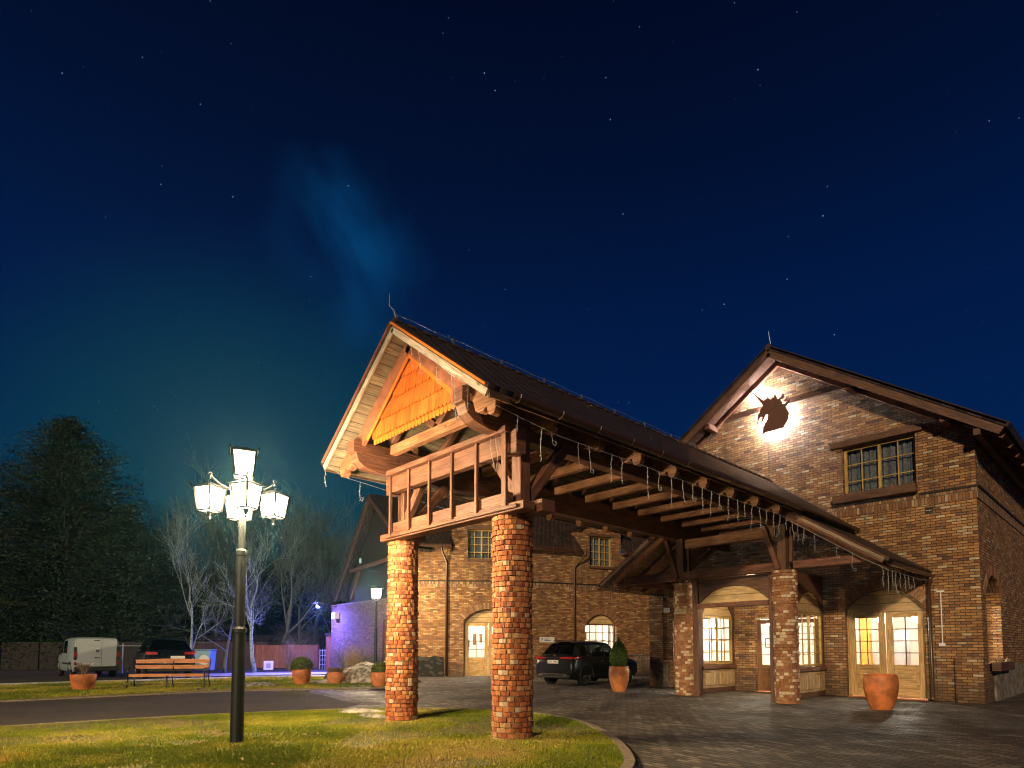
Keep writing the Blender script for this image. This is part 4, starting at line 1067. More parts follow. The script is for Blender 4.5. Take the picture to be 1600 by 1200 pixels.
# --- unicorn sign
uni = thing('unicorn_sign', 'dark metal unicorn head silhouette with white backlight on the gable', 'sign', (-8.1, GY - .12, 8.9))
px = [(205,285),(300,360),(430,455),(445,440),(437,398),(462,440),(475,420),(478,368),(500,415),(540,432),(560,410),(558,385),(578,405),(598,400),(585,362),(625,375),(640,405),(638,432),(680,418),(715,390),(722,340),(755,375),(748,405),(718,435),(690,450),(715,470),(745,455),(780,435),(797,395),(805,430),(790,460),(745,485),(722,500),(760,505),(800,475),(820,440),(850,450),(830,490),(800,530),(775,555),(800,585),(822,635),(890,605),(885,625),(835,652),(825,680),(822,740),(790,800),(752,855),(760,870),(792,865),(770,885),(735,882),(690,890),(620,920),(540,935),(470,955),(405,998),(425,880),(450,820),(480,760),(500,700),(495,678),(470,685),(445,730),(425,780),(400,808),(392,790),(398,760),(408,735),(400,712),(375,728),(350,770),(350,800),(330,832),(298,838),(325,815),(342,780),(360,750),(345,765),(330,760),(340,690),(365,640),(385,580),(412,530),(330,430)]
# survey of the outline (metres on the wall plane)
def uw_(x_, y_):
    X_, Y_ = 1150 + x_ / 10, 580 + y_ / 10
    r = _F + _R * ((X_ - 800) / F_) - _U * ((Y_ - CY) / F_); t_ = (GY - .12) / r.y
    return (r.x * t_, 1.4 + r.z * t_)
out = [uw_(*p) for p in px]
m = MB(); m.slab((0, GY - .12, 0), (1, 0, 0), (0, 0, 1), (0, -1, 0), out, thick=.008); m.build('head_plate', 'silhouette_metal', uni)
cxu = sum(p[0] for p in out) / len(out); czu = sum(p[1] for p in out) / len(out)
led = MB()
ring = [uw_(*p) for p in [(430, 490), (560, 470), (700, 480), (770, 600), (780, 720), (700, 850), (560, 900), (450, 930), (520, 800), (540, 660), (430, 660), (385, 690), (420, 560), (430, 490)]]
for a, b in zip(ring, ring[1:]): led.bar((a[0], GY - .098, a[1]), (b[0], GY - .098, b[1]), .018, .016)
hn = [uw_(*p) for p in [(250, 330), (420, 470)]]; led.bar((hn[0][0], GY - .098, hn[0][1]), (hn[1][0], GY - .098, hn[1][1]), .018, .010)
led.build('led_strip', 'led_cold', uni)
for p in ((500, 600), (700, 600), (600, 800)):
    q_ = uw_(*p); m = MB(); m.tube([(q_[0], GY - .112, q_[1]), (q_[0], GY + .01, q_[1])], .012, 6); m.build('standoff', 'metal_black', uni)

# ================================================================== REAR WING (long brick range, two facades meeting at an angle)
A0 = at(646, 29.5); A1 = at(808, 29.8); B1 = at(1050, 33.3); C1 = at(545, 37.6)
for p in (A0, A1, B1, C1): p.z = 0
def line_u(P0, P1, px_):
    r = _F + _R * ((px_ - 800) / F_); d = (P1 - P0); # solve P0 + u*dn = k*r (xy)
    dn = d.normalized(); det = r.x * (-dn.y) - r.y * (-dn.x)
    k = (P0.x * (-dn.y) - P0.y * (-dn.x)) / det; u = (r.x * P0.y - r.y * P0.x) / det
    return u if abs((P0 + dn * u).x - k * r.x) < .05 else -u
def place(root, P0, P1):
    root.location = (P0.x, P0.y, 0); root.rotation_euler = (0, 0, math.atan2(P1.y - P0.y, P1.x - P0.x))
def facade(root, L, dormers, holes_low, door, mat='brick_wing', EV=6.38):
    outer = [(0, 0)]
    if door: outer += [(door[0], 0)] + arch(*door[:2], 0, door[2], door[3])[2:][::-1] + [(door[1], 0)]
    outer += [(L, 0), (L, EV)]
    for a, b in sorted(dormers, reverse=True): outer += [(b, EV), (b, 7.55), ((a + b) / 2, 8.35), (a, 7.55), (a, EV)]
    outer += [(0, EV)]
    m = MB(); m.slab((0, 0, 0), (1, 0, 0), (0, 0, 1), (0, -1, 0), outer, holes_low, thick=.4); m.build('front_wall', mat, root)
    m = MB(); m.box(0, L, -.055, .003, 4.62, 4.675); m.build('string_course', 'string_dark', root)
    m = MB(); m.slab((0, -.02, 0), (1, 0, 0), (0, 0, 1), (0, -1, 0), [(0, 4.36), (L, 4.36), (L, 4.62), (0, 4.62)], thick=.018); m.build('soldier_course', 'header_course', root)
    # roof between and behind the dormers
    nrm = Vector((0, -1, 1)).normalized(); up_ = Vector((0, 1, 1)).normalized()
    xs = [0] + [v for ab in sorted(dormers) for v in ab] + [L]
    for a, b in zip(xs[::2], xs[1::2]):
        if b - a < .1: continue
        m = MB(); m.slab((0, -.45, EV + .0), (1, 0, 0), up_, nrm, [(a, 0), (b, 0), (b, 1.2), (a, 1.2)], thick=.1); m.build('eaves_roof', 'roof_tile', root)
        m = MB(); m.box(a, b, -.42, -.002, EV - .10, EV - .06); m.build('eaves_soffit', 'timber_dark', root)
        m = MB(); m.tube([(a, -.5, EV - .04), (b, -.5, EV - .04)], .075, 10); m.build('gutter', 'gutter_brown', root)
    m = MB(); m.slab((0, -.45, EV), (1, 0, 0), up_, nrm, [(0, 1.2), (L, 1.2), (L, 5.2), (0, 5.2)], thick=.1); m.build('main_roof', 'roof_tile', root)
    for a, b in dormers:
        for s in (-1, 1):
            c = (a + b) / 2; hw = (b - a) / 2 + .25
            dw = Vector((s, 0, -.6)).normalized(); nn = Vector((s * .6, 0, 1)).normalized()
            m = MB(); m.slab((c, 0, 8.45), (0, 1, 0), dw, nn, [(-.35, 0), (2.6, 0), (2.6, hw * 1.17), (-.35, hw * 1.17)], thick=.1); m.build('dormer_roof', 'roof_tile', root)
            m = MB(); x = a if s < 0 else b; m.box(x - .1, x + .1, .4, 2.0, EV, 7.6); m.build('dormer_cheek', mat, root)
def wing_window(root, a, b, z0, z1, dark=True):
    m = MB(); window_grid(m, (0, .18, 0), (1, 0, 0), a, b, z0, z1, 4, 4, .07, .028, .07, mull=[(a + b) / 2]); w = m.build('window', 'window_wood', root)
    pane('pane', (0, .18, 0), (1, 0, 0), a + .04, b - .04, z0 + .04, z1 - .04, w)
    m = MB(); m.box(a + .02, b - .02, .30, .34, z0, z1); m.build('curtain', 'cloth_curtain', w)
    m = MB(); m.box(a - .04, b + .04, -.12, .1, z0 - .12, z0); m.build('sill', 'timber_dark', w)
    m = MB(); m.box(a - .12, b + .12, -.03, .0, z1 + .0, z1 + .14); m.build('lintel', 'timber_dark', w)
def lit_room(root, a, b, z1, lampx, name='interior_walls', fwd=.41):
    m = MB(); m.box(a - .6, b + .6, 3.2, 3.3, 0, z1); m.box(a - .7, a - .6, fwd, 3.2, 0, z1); m.box(b + .6, b + .7, fwd, 3.2, 0, z1); m.box(a - .6, b + .6, fwd, 3.2, z1, z1 + .1); m.build(name, 'plaster_white', root)
    m = MB(); m.lathe([(.02, -.1), (.09, -.06), (.11, 0), (.09, .05), (.02, .08)], (lampx, 1.5, z1 - .45), 14); m.build('pendant_bulb', 'bulb_white', root)
    rgl = random.Random(int(a * 100))
    for k in range(7):
        xx = a + (b - a) * (k + .3) / 7; hh = rgl.uniform(.5, 1.2); zz = rgl.uniform(1.0, 1.9); m = MB(); m.box(xx, xx + .16, 3.14, 3.19, zz, zz + hh * .5); m.build('wall_panel', 'door_brown', root)
    m = MB()
    for xx in (a + .10, b - .22):
        for q in range(5): m.box(xx + q * .03, xx + q * .03 + .02, .45 + (q % 2) * .03, .47 + (q % 2) * .03, .3, z1 - .3)
    m.build('curtain', 'cloth_curtain', root)

LA = (A1 - A0).length; LB = (B1 - A1).length
wa = thing('brick_wing', 'left part of the long brick range with half hidden arched double door', 'building')
dA = (2.42, 4.80, 2.72, 3.28)
wA = (2.60, 3.95, 5.72, 7.22)
facade(wa, LA, [(1.82, 4.75)], [[(wA[0], wA[2]), (wA[1], wA[2]), (wA[1], wA[3]), (wA[0], wA[3])]], dA)
wing_window(wa, *wA)
arched_door(dA[0], dA[1], wa, dA[2], dA[3], Y=.2)
lit_room(wa, 2.42, 4.8, 3.4, 3.3)
m = MB(); voussoir(m, (0, 0, 0), (1, 0, 0), dA[0], dA[1], dA[2], dA[3], .30); m.build('brick_arch', 'brick_voussoir', wa)
m = MB(); m.tube([(1.35, -.5, 6.3), (1.35, -.45, 6.15), (1.58, -.06, 5.55), (1.58, -.06, .05)], .055, 10); m.build('downpipe', 'gutter_brown', wa, smooth=True)
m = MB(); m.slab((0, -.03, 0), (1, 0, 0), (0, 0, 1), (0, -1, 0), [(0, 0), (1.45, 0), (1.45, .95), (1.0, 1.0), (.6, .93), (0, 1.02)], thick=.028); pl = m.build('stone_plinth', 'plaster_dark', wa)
rg = random.Random(11); m = MB()
for k in range(26):
    u = rg.uniform(.08, 1.38); z_ = rg.uniform(.08, .9); r_ = rg.uniform(.06, .13); n_ = rg.randint(5, 7)
    m = MB(); m.slab((0, -.045, 0), (1, 0, 0), (0, 0, 1), (0, -1, 0), [(u + r_ * 1.25 * math.cos(6.283 * q / n_) * rg.uniform(.8, 1.1), z_ + r_ * .7 * math.sin(6.283 * q / n_)) for q in range(n_)], thick=.02); m.build('fieldstone', 'asphalt', pl, bevel=.005)

place(wa, A0, A1)
wb = thing('brick_wing', 'right part of the long brick range with small lit arched window behind the black car', 'building')
u1, u2 = line_u(A1, B1, 922), line_u(A1, B1, 957); u3, u4 = line_u(A1, B1, 914), line_u(A1, B1, 963); u5, u6 = line_u(A1, B1, 903), line_u(A1, B1, 971)
facade(wb, LB, [(u5, u6)], [[(u1, 5.62), (u2, 5.62), (u2, 7.2), (u1, 7.2)], arch(u3, u4, .85, 2.45, 3.12)], None)
wing_window(wb, u1, u2, 5.62, 7.2)
m = MB(); window_grid(m, (0, .2, 0), (1, 0, 0), u3, u4, .85, 2.62, 5, 4, .06, .035, .06); w_ = m.build('arched_window', 'timber_dark', wb)
pane('pane', (0, .2, 0), (1, 0, 0), u3, u4, .88, 2.6, w_)
m = MB(); m.slab((0, .19, 0), (1, 0, 0), (0, 0, 1), (0, -1, 0), arch(u3, u4, 2.6, 2.62, 3.12), thick=.04); m.build('arch_panel', 'arch_panel', w_)
m = MB(); voussoir(m, (0, 0, 0), (1, 0, 0), u3, u4, 2.45, 3.12, .30); m.build('brick_arch', 'brick_voussoir', wb)
lit_room(wb, u3, u4, 3.2, u3 + .2)
up_ = line_u(A1, B1, 897)
m = MB(); m.tube([(up_ + .45, -.5, 6.3), (up_ + .45, -.45, 6.15), (up_, -.06, 5.5), (up_, -.06, .05)], .055, 10); m.build('downpipe', 'gutter_brown', wb, smooth=True)
place(wb, A1, B1)
sg = thing('parking_sign', 'white parking sign with blue letter on the brick wall above the black car', 'sign')
us = line_u(A1, B1, 843); ue = line_u(A1, B1, 866)
m = MB(); m.box(us, ue, -.03, -.002, 1.66, 1.93); bd = m.build('board', 'plate_white', sg)
def text(body, size, loc, rot, mat, parent, name='lettering', ext=.002):
    c = bpy.data.curves.new(name, 'FONT'); c.body = body; c.size = size; c.extrude = ext; c.align_x = 'CENTER'; c.align_y = 'CENTER'
    c.materials.append(M[mat]); oc = bpy.data.objects.new(name, c); me_ = bpy.data.meshes.new_from_object(oc); o = bpy.data.objects.new(name, me_); bpy.data.objects.remove(oc); o.location = loc; o.rotation_euler = rot; COL.objects.link(o); o.parent = parent; return o
text('P', .22, (us + .13, -.034, 1.79), (R(90), 0, 0), 'ink_blue', sg)
m = MB()
for (a, b, z_) in ((.25, .48, 1.83), (.25, .60, 1.755)): m.box(us + a, us + b, -.034, -.031, z_ - .018, z_ + .018)
m.build('lettering', 'ink_blue', sg)
place(sg, A1, B1)
# gable end of the wing, plastered, with its dark roof
ge = thing('gable_end', 'dark plastered gable end of the brick range left of the front pillar', 'building')
LC = (C1 - A0).length
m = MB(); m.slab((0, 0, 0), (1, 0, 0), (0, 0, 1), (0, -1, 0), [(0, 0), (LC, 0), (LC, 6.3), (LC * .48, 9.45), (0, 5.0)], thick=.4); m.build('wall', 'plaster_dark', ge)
for a, b in (((LC * .48, 9.75), (LC + .4, 6.0)), ((LC * .48, 9.75), (-1.3, 4.35))):
    m = MB(); m.bar((a[0], -.5, a[1]), (b[0], -.5, b[1]), .05, .32); m.build('barge_board', 'timber_dark', ge)
    d_ = Vector((b[0] - a[0], 0, b[1] - a[1])); nn = Vector((-d_.z, 0, d_.x)).normalized(); nn = nn if nn.z > 0 else -nn
    m = MB(); m.slab(Vector((a[0], 0, a[1])) + nn * .2, (0, 1, 0), d_, nn, [(-.6, 0), (5, 0), (5, d_.length), (-.6, d_.length)], thick=.14); m.build('roof', 'roof_tile', ge)
m = MB(); m.bar((1.0, -.25, 6.0), (LC - .6, -.25, 6.0), .2, .2); m.bar((1.2, -.25, 4.3), (2.4, -.25, 5.9), .16, .16); m.build('tie_beam', 'timber_dark', ge)
place(ge, C1, A0)
# blue lit annex
E0 = at(517, 37.5); E1 = at(616, 31.0); E0.z = E1.z = 0; LE = (E1 - E0).length
ax = thing('brick_annex', 'low brick annex bathed in violet blue light with a dark plank parapet', 'building')
ue0 = 0
m = MB(); m.slab((0, 0, 0), (1, 0, 0), (0, 0, 1), (0, -1, 0), [(0, 0), (LE, 0), (LE, 3.92), (0, 3.92)], thick=.4); m.build('wall', 'brick_annex', ax)
m = MB(); m.box(-.02, LE, -.06, .45, 3.92, 4.0); m.build('coping', 'timber_dark', ax)
m = MB(); m.slab((0, .55, 0), (1, 0, 0), (0, 0, 1), (0, -1, 0), [(2.2, 3.98), (LE, 3.98), (LE, 5.2), (2.2, 5.0)], thick=.05); m.build('plank_parapet', 'plank_dark', ax)
m = MB(); m.box(-.55, -.02, -.10, .3, 0, 2.15); m.build('gate_post', 'fence_red', ax)
m = MB(); m.box(-.62, .05, -.16, .36, 2.15, 2.3); m.build('gate_post_cap', 'plank_dark', ax)
m = MB(); m.box(LE - 1.2, LE - 1.08, -.08, 0, 0, 2.9); m.build('drainpipe', 'gutter_brown', ax)
place(ax, E0, E1)
ac = thing('wall_unit', 'small white ventilation unit on the blue lit annex wall', 'ventilation unit')
m = MB(); m.box(.78, 1.25, -.32, -.002, 3.12, 3.5); m.build('casing', 'metal_white', ac, bevel=.02)
m = MB(); m.box(.84, 1.1, -.328, -.321, 3.2, 3.42); m.build('grille', 'galvanised', ac)
place(ac, E0, E1)
fl = thing('floodlight', 'bright blue floodlight on the corner of the brick annex', 'floodlight')
m = MB(); m.bar((.86, -.02, 3.86), (.86, -1.15, 3.92), .04, .04); m.build('bracket', 'metal_black', fl)
m = MB(); m.box(.72, 1.0, -1.24, -1.12, 3.80, 4.02); m.build('housing', 'metal_black', fl, bevel=.01)
m = MB(); m.box(.74, .98, -1.23, -1.13, 3.785, 3.797); m.box(.80, .92, -1.252, -1.243, 3.84, 3.90); m.build('lens', 'flood_blue', fl)
m = MB(); m.box(.55, 1.17, -1.5, -.85, 4.03, 4.05); m.build('added_light_shield', 'metal_black', fl)  # plate added to keep the blue light off the gable end
place(fl, E0, E1)
dr = thing('outdoor_camera', 'small bluish camera on a thin arm at the dark gable end', 'camera', tuple(at(563, 30.8, 880)))
m = MB(); p = at(563, 30.8, 880); m.tube([p, p + Vector((0, 0, .24))], .055, 8); m.build('housing', 'bin_blue', dr)
m = MB(); m.tube([p, p + Vector((.1, .1, -.25)), p + Vector((.9, 1.1, -.6))], .018, 6); m.build('arm', 'metal_black', dr)

# ================================================================== LANTERNS
def lantern(root, c, s=1.0, hang=False, rot=0, glow='bulb_key'):
    """tapered four sided lantern: c = centre of the bottom of the glass"""
    c = Vector(c); b, t_, h = .130 * s, .178 * s, .40 * s
    def ring(r, z, a0=rot): return [c + Vector((r * math.sqrt(2) * math.cos(a0 + math.pi / 4 + k * math.pi / 2), r * math.sqrt(2) * math.sin(a0 + math.pi / 4 + k * math.pi / 2), z)) for k in range(4)]
    B, T = ring(b, 0), ring(t_, h); m = MB()
    for k in range(4): m.bar(B[k], T[k], .030 * s, .030 * s)
    for k in range(4): m.bar(B[k], B[(k + 1) % 4], .018 * s, .022 * s); m.bar(T[k], T[(k + 1) % 4], .018 * s, .022 * s)
    O, I = ring(t_ * 1.16, h + .005), ring(t_ * .45, h + .075 * s); Bb = ring(b * 1.02, -.012)
    for k in range(4):
        j = (k + 1) % 4; m.face([O[k], O[j], I[j], I[k]]); m.face([O[j], O[k], T[k] + Vector((0, 0, .012)), T[j] + Vector((0, 0, .012))])
        m.bar(O[k], O[k] + Vector((0, 0, .03)) + (O[k] - c).normalized() * .02, .02, .02)
    m.face(I)
    lt = m.build('lantern_frame', 'lantern_black', root, recalc=False)
    g = MB(); Bi, Ti = ring(b * .94, .006), ring(t_ * .95, h - .006)
    for k in range(4): g.face([Bi[k], Bi[(k + 1) % 4], Ti[(k + 1) % 4], Ti[k]])
    g.build('glass', 'lantern_glass', lt)
    f = MB(); f.lathe([(.02, -.11 * s), (.075 * s, -.06 * s), (.09 * s, 0), (.075 * s, .06 * s), (.02, .11 * s)], c + Vector((0, 0, h * .5)), 12); f.build('bulb', glow, lt)
    f = MB(); f.lathe([(.03 * s, 0), (.03 * s, .015 * s), (.006, .04 * s)], c + Vector((0, 0, h + .07 * s)), 10); f.build('roof_knob', 'metal_black', lt)
    f = MB(); f.lathe([(.005, -.16 * s), (.022 * s, -.13 * s), (.012 * s, -.10 * s), (.03 * s, -.07 * s), (.05 * s, -.012 * s)], c, 10); f.build('finial', 'metal_black', lt)
    return lt

LP = Vector((-9.03, 3.14, 0))
lamp = thing('street_lamp', 'tall black street lamp with five glowing lanterns standing on the front lawn', 'street lamp', tuple(LP))
m = MB(); m.lathe([(.10, 0), (.10, .05), (.090, .08), (.087, 1.60), (.097, 1.62), (.097, 1.67), (.072, 1.70), (.068, 2.72), (.076, 2.73), (.076, 2.79), (.048, 2.82), (.042, 3.70), (.062, 3.74), (.03, 3.80)], LP, 24)
m.build('post', 'lamp_post_paint', lamp, smooth=False)
lantern(lamp, LP + Vector((0, 0, 3.87)), .9, rot=R(46.7 + 25))
for ang in (-150, -60, 30, 120):
    a = R(ang); off = _R * math.cos(a) * .43 + _H * math.sin(a) * .43
    c = LP + off + Vector((0, 0, 3.33)); m = MB(); dn = off.normalized()
    top = LP + Vector((0, 0, 3.62))
    pts = []
    for k in range(13):
        q = k / 12; pts.append(top + dn * (.04 + .39 * q) + Vector((0, 0, .05 * math.sin(q * 3.1) + .22 * q ** 3)))
    pts.append(LP + off + Vector((0, 0, 3.80)))
    m.tube(pts, [.014] * 14, 8)
    sc = [top + dn * (.16 + .085 * (1 - q / 16) * math.cos(q * .62)) + Vector((0, 0, -.11 + .085 * (1 - q / 16) * math.sin(q * .62))) for q in range(16)]
    m.tube(sc, .009, 6)
    e2 = [LP + off * (1.0) + dn * (.03 * math.cos(q * .7) * (1 - q / 12)) + Vector((0, 0, 3.86 + .03 * math.sin(q * .7) * (1 - q / 12))) for q in range(10)]
    m.tube(e2, .007, 6)
    m.build('arm', 'metal_black', lamp, smooth=True)
    lantern(lamp, c, .82, rot=R(46.7 + ang + 40))
l2p = at(587, 27); l2p.z = 0
lamp2 = thing('street_lamp', 'smaller black street lamp with one lit lantern beside the front left pillar', 'street lamp', tuple(l2p))
m = MB(); m.lathe([(.09, 0), (.075, .1), (.07, 2.2), (.085, 2.25), (.06, 2.3), (.045, 3.4), (.06, 3.46), (.03, 3.52)], l2p, 16); m.build('post', 'metal_black', lamp2)
lantern(lamp2, l2p + Vector((0, 0, 3.57)), 1.15, rot=R(70), glow='bulb_small_lamp')
# ================================================================== POTS
def pot(loc, r, h, label, kind, mat='terracotta', seed=1, prof=None):
    P = Vector((*loc, 0)); o = thing('flower_pot', label, 'flower pot', tuple(P))
    prof = prof or [(.60, 0), (.65, .05), (.83, .26), (.95, .48), (.995, .66), (1.0, .78), (.985, .87), (.935, .935), (.92, .955), (.95, .975), (.955, 1.0), (.87, 1.0), (.84, .95), (.83, .86)]
    m = MB(); m.lathe([(a * r, b * h) for a, b in prof], P, 40, cap=False); vs = m.build('vessel', mat, o, smooth=True)
    m = MB(); m.lathe([(.001, h * .9), (r * .86, h * .88)], P, 24, cap=False); m.build('soil', 'soil', vs, recalc=False)
    m = MB(); m.lathe([(.001, 0.004), (.6 * r, .004)], P, 24, cap=False); m.build('pot_base', mat, vs, recalc=False)
    return o, P, random.Random(seed)
def leafcloud(m, rg, c, radf, n, size, thin=.35, zmin=-9):
    for _ in range(n):
        th, ph = rg.uniform(0, 6.283), math.acos(rg.uniform(-1, 1)); d = Vector((math.sin(ph) * math.cos(th), math.sin(ph) * math.sin(th), math.cos(ph)))
        r = radf(d) * rg.uniform(.72, 1.03) ; p = c + d * r
        if p.z < zmin: continue
        a = Vector((rg.gauss(0, 1), rg.gauss(0, 1), rg.gauss(0, 1) + .6)).normalized(); b = a.cross(d + Vector((.01, .02, .03))).normalized(); s_ = size * rg.uniform(.6, 1.4)
        m.face([p - b * s_ * thin, p + a * s_ * .5, p + b * s_ * thin + a * .1 * s_, p - a * s_ * .5], [(0, 0)] * 4, min(1, max(0, .5 + .35 * d.z + rg.uniform(-.4, .4))))
# big empty pot in front of the glazed door
o, P, rg = pot((-4.42, 15.72), .355, .80, 'large empty terracotta pot standing in front of the lit double door', None, 'terracotta')
# pot with conical thuja
o, P, rg = pot((-11.98, 16.0), .325, .80, 'terracotta pot with a conical evergreen beside the black car', None, 'terracotta_pale', 3)
m = MB()
for k in range(9000):
    q = rg.random() ** .8; z_ = .78 + .92 * q; rr = .265 * (math.sin(math.pi * min(1, (q * .82 + .24))) ** .8) * rg.uniform(.7, 1.08) * (1 - .25 * (q > .85)); a = rg.uniform(0, 6.283)
    p = P + Vector((rr * math.cos(a), rr * math.sin(a), z_)); d = Vector((math.cos(a) * .5, math.sin(a) * .5, 1)).normalized(); d = (d + Vector((rg.gauss(0, .3), rg.gauss(0, .3), rg.gauss(0, .2)))).normalized()
    b = d.cross(Vector((rg.gauss(0, 1), rg.gauss(0, 1), rg.gauss(0, 1)))).normalized(); s_ = rg.uniform(.025, .055)
    m.face([p - b * s_ * .25, p + b * s_ * .25, p + d * s_ + b * s_ * .1, p + d * s_ - b * s_ * .1], [(0, 0)] * 4, rg.random())
m.build('foliage', 'thuja_leaf', o, recalc=False)
m = MB(); m.tube([P + Vector((0, 0, .7)), P + Vector((0, 0, 1.4))], [.03, .01], 6); m.build('stem', 'bark_dark', o)
# round box shrub pot
pb_ = at(472, 22.4); o, P, rg = pot((pb_.x, pb_.y), .335, .66, 'terracotta pot with a round clipped shrub on the rear lawn', None, 'terracotta', 4)
m = MB(); leafcloud(m, rg, P + Vector((0, 0, .80)), lambda d: .40 if d.z < 0 else .40 * (1 - .35 * d.z), 7000, .045, zmin=.6); m.build('foliage', 'box_leaf', o, recalc=False)
# low bulbous pot with dry plants
pm_ = at(525, 22.9); o, P, rg = pot((pm_.x, pm_.y), .32, .50, 'low bulbous terracotta pot with dry brown plants next to the snow heap', None, 'terracotta_pale', 5, prof=[(.55, 0), (.62, .05), (.88, .35), (1.0, .62), (.96, .80), (.80, .90), (.76, .94), (.86, 1.0), (.76, 1.0), (.7, .9)])
m = MB()
for k in range(700):
    a = rg.uniform(0, 6.283); r_ = rg.uniform(0, .24); p = P + Vector((r_ * math.cos(a), r_ * math.sin(a), .44)); q = p + Vector((.10 * math.cos(a) * rg.random(), .10 * math.sin(a) * rg.random(), rg.uniform(.08, .22))); m.bar(p, q, .010, .006, tone=rg.random())
m.build('dry_plant', 'dry_twig', o)
ph_ = at(594, 21.6); o, P, rg = pot((ph_.x, ph_.y), .33, .54, 'terracotta pot with a low green shrub half hidden by the front left pillar', None, 'terracotta_pale', 6)
m = MB(); leafcloud(m, rg, P + Vector((0, 0, .62)), lambda d: .30, 2500, .05, zmin=.45); m.build('foliage', 'box_leaf', o, recalc=False)
pf_ = at(132, 19.6); o, P, rg = pot((pf_.x, pf_.y), .365, .55, 'wide terracotta pot with a bare twiggy plant left of the bench', None, 'terracotta', 7, prof=[(.62, 0), (.70, .06), (.86, .35), (.96, .75), (1.0, .98), (.99, 1.0), (.92, 1.0), (.88, .9)])
m = MB()
for k in range(10):
    a = rg.uniform(0, 6.283); p = P + Vector((.02 * math.cos(a), .02 * math.sin(a), .5)); q = p + Vector((.13 * math.cos(a), .13 * math.sin(a), rg.uniform(.25, .40))); m.tube([p, (p + q) / 2 + Vector((.01, .01, .02)), q], [.012, .009, .004], 5)
    for _ in range(40):
        q2 = p.lerp(q, rg.uniform(.5, 1.0)); m.bar(q2, q2 + Vector((rg.gauss(0, .05), rg.gauss(0, .05), rg.gauss(.03, .04))), .006, .004, tone=rg.random())
m.build('bare_twigs', 'dry_twig', o)
# orange pot rim that just enters the bottom left corner
po_ = (-9.62, .78); o, P, rg = pot((-9.72, .72), .27, .055, 'flat orange lid in the grass at the bottom left corner', None, 'terracotta', 8, prof=[(.96, 0), (1.0, .2), (1.0, .8), (.9, 1.0), (.5, 1.0), (.2, 1.0)])
o.name = 'manhole_lid'; o['category'] = 'lid'

# ================================================================== BENCH
bench = thing('park_bench', 'park bench with orange wooden slats and black iron legs on the rear lawn', 'bench')
Lb = 2.50
def plank(name, x0, x1, y, z, w, h, wav=0, tilt=0, back=False):
    m = MB(); n = 16
    pts = [(x0 + (x1 - x0) * k / n, z + h / 2 + wav * math.sin(math.pi * k / n) ** 2) for k in range(n + 1)] + [(x1 - (x1 - x0) * k / n, z - h / 2 + wav * .3 * math.sin(math.pi * k / n) ** 2) for k in range(n + 1)]
    m.slab((0, y, 0), (1, 0, 0), (0, 0, 1), (0, -1, 0), pts, thick=w); m.build(name, 'bench_wood', bench, bevel=.006)
plank('back_slat', .04, Lb - .04, .30, .885, .04, .125, .035); plank('back_slat', .04, Lb - .04, .27, .70, .04, .125)
plank('seat_slat', .05, Lb - .05, -.20, .43, .05, .10)
for k in range(4):
    m = MB(); y = -.13 + k * .115; m.box(.05, Lb - .05, y, y + .09, .43, .465); m.build('seat_slat', 'bench_wood', bench, bevel=.005)
for x in (.04, Lb / 2 + .02, Lb - .04):
    m = MB()
    m.tube([(x, -.24, 0), (x, -.20, .12), (x, -.21, .40), (x, .20, .40), (x, .24, .45), (x, .33, .96)], .021, 8)
    m.tube([(x, .34, 0), (x, .27, .14), (x, .20, .40)], .021, 8)
    if abs(x - Lb / 2) > .2: m.tube([(x, .28, .66), (x, .1, .68), (x, -.18, .66), (x, -.24, .60), (x, -.21, .42)], .019, 8)
    m.build('leg', 'metal_black', bench, smooth=True)
m = MB(); m.tube([(.04, 0, .13), (Lb - .04, 0, .13)], .012, 6); m.build('stretcher', 'metal_black', bench)
b0 = at(204, 20.6); b1 = at(323, 20.9)
bench.location = (b0.x, b0.y, .045); bench.rotation_euler = (0, 0, math.atan2(b1.y - b0.y, b1.x - b0.x))

# ================================================================== VEHICLES (built facing +Y, rear bumper at y=0, centred on x)
def loft_body(stations, ringf, parent, mat, glassmat, gl_side, gl_rear, name='body'):
    """stations: dicts y, and ring points; gl_*: sets of (station, ring) faces made of glass"""
    rings = [ringf(s) for s in stations]; n = len(rings[0]); m = MB(); g = MB()
    for i in range(len(rings) - 1):
        for j in range(n - 1):
            for sgn in (-1, 1):
                q = [Vector((sgn * rings[i][j][0], stations[i]['y'] + rings[i][j][2], rings[i][j][1])), Vector((sgn * rings[i][j + 1][0], stations[i]['y'] + rings[i][j + 1][2], rings[i][j + 1][1])), Vector((sgn * rings[i + 1][j + 1][0], stations[i + 1]['y'] + rings[i + 1][j + 1][2], rings[i + 1][j + 1][1])), Vector((sgn * rings[i + 1][j][0], stations[i + 1]['y'] + rings[i + 1][j][2], rings[i + 1][j][1]))]
                (g if (i, j) in gl_side or (i, j) in gl_rear else m).face(q if sgn > 0 else q[::-1])
    for k, st_ in ((0, 0), (-1, -1)):
        r = rings[k]; y = stations[k]['y']; pts = [Vector((p[0], y + p[2], p[1])) for p in r] + [Vector((-p[0], y + p[2], p[1])) for p in reversed(r)]
        m.face(pts)
    def weld(o, lv):
        bm = bmesh.new(); bm.from_mesh(o.data); bmesh.ops.remove_doubles(bm, verts=bm.verts, dist=.002); bmesh.ops.recalc_face_normals(bm, faces=bm.faces); bm.to_mesh(o.data); bm.free(); o.data.shade_smooth()
    body = m.build(name, mat, parent); weld(body, 2)
    gl = g.build('window', glassmat, body); weld(gl, 2)
    return body, gl
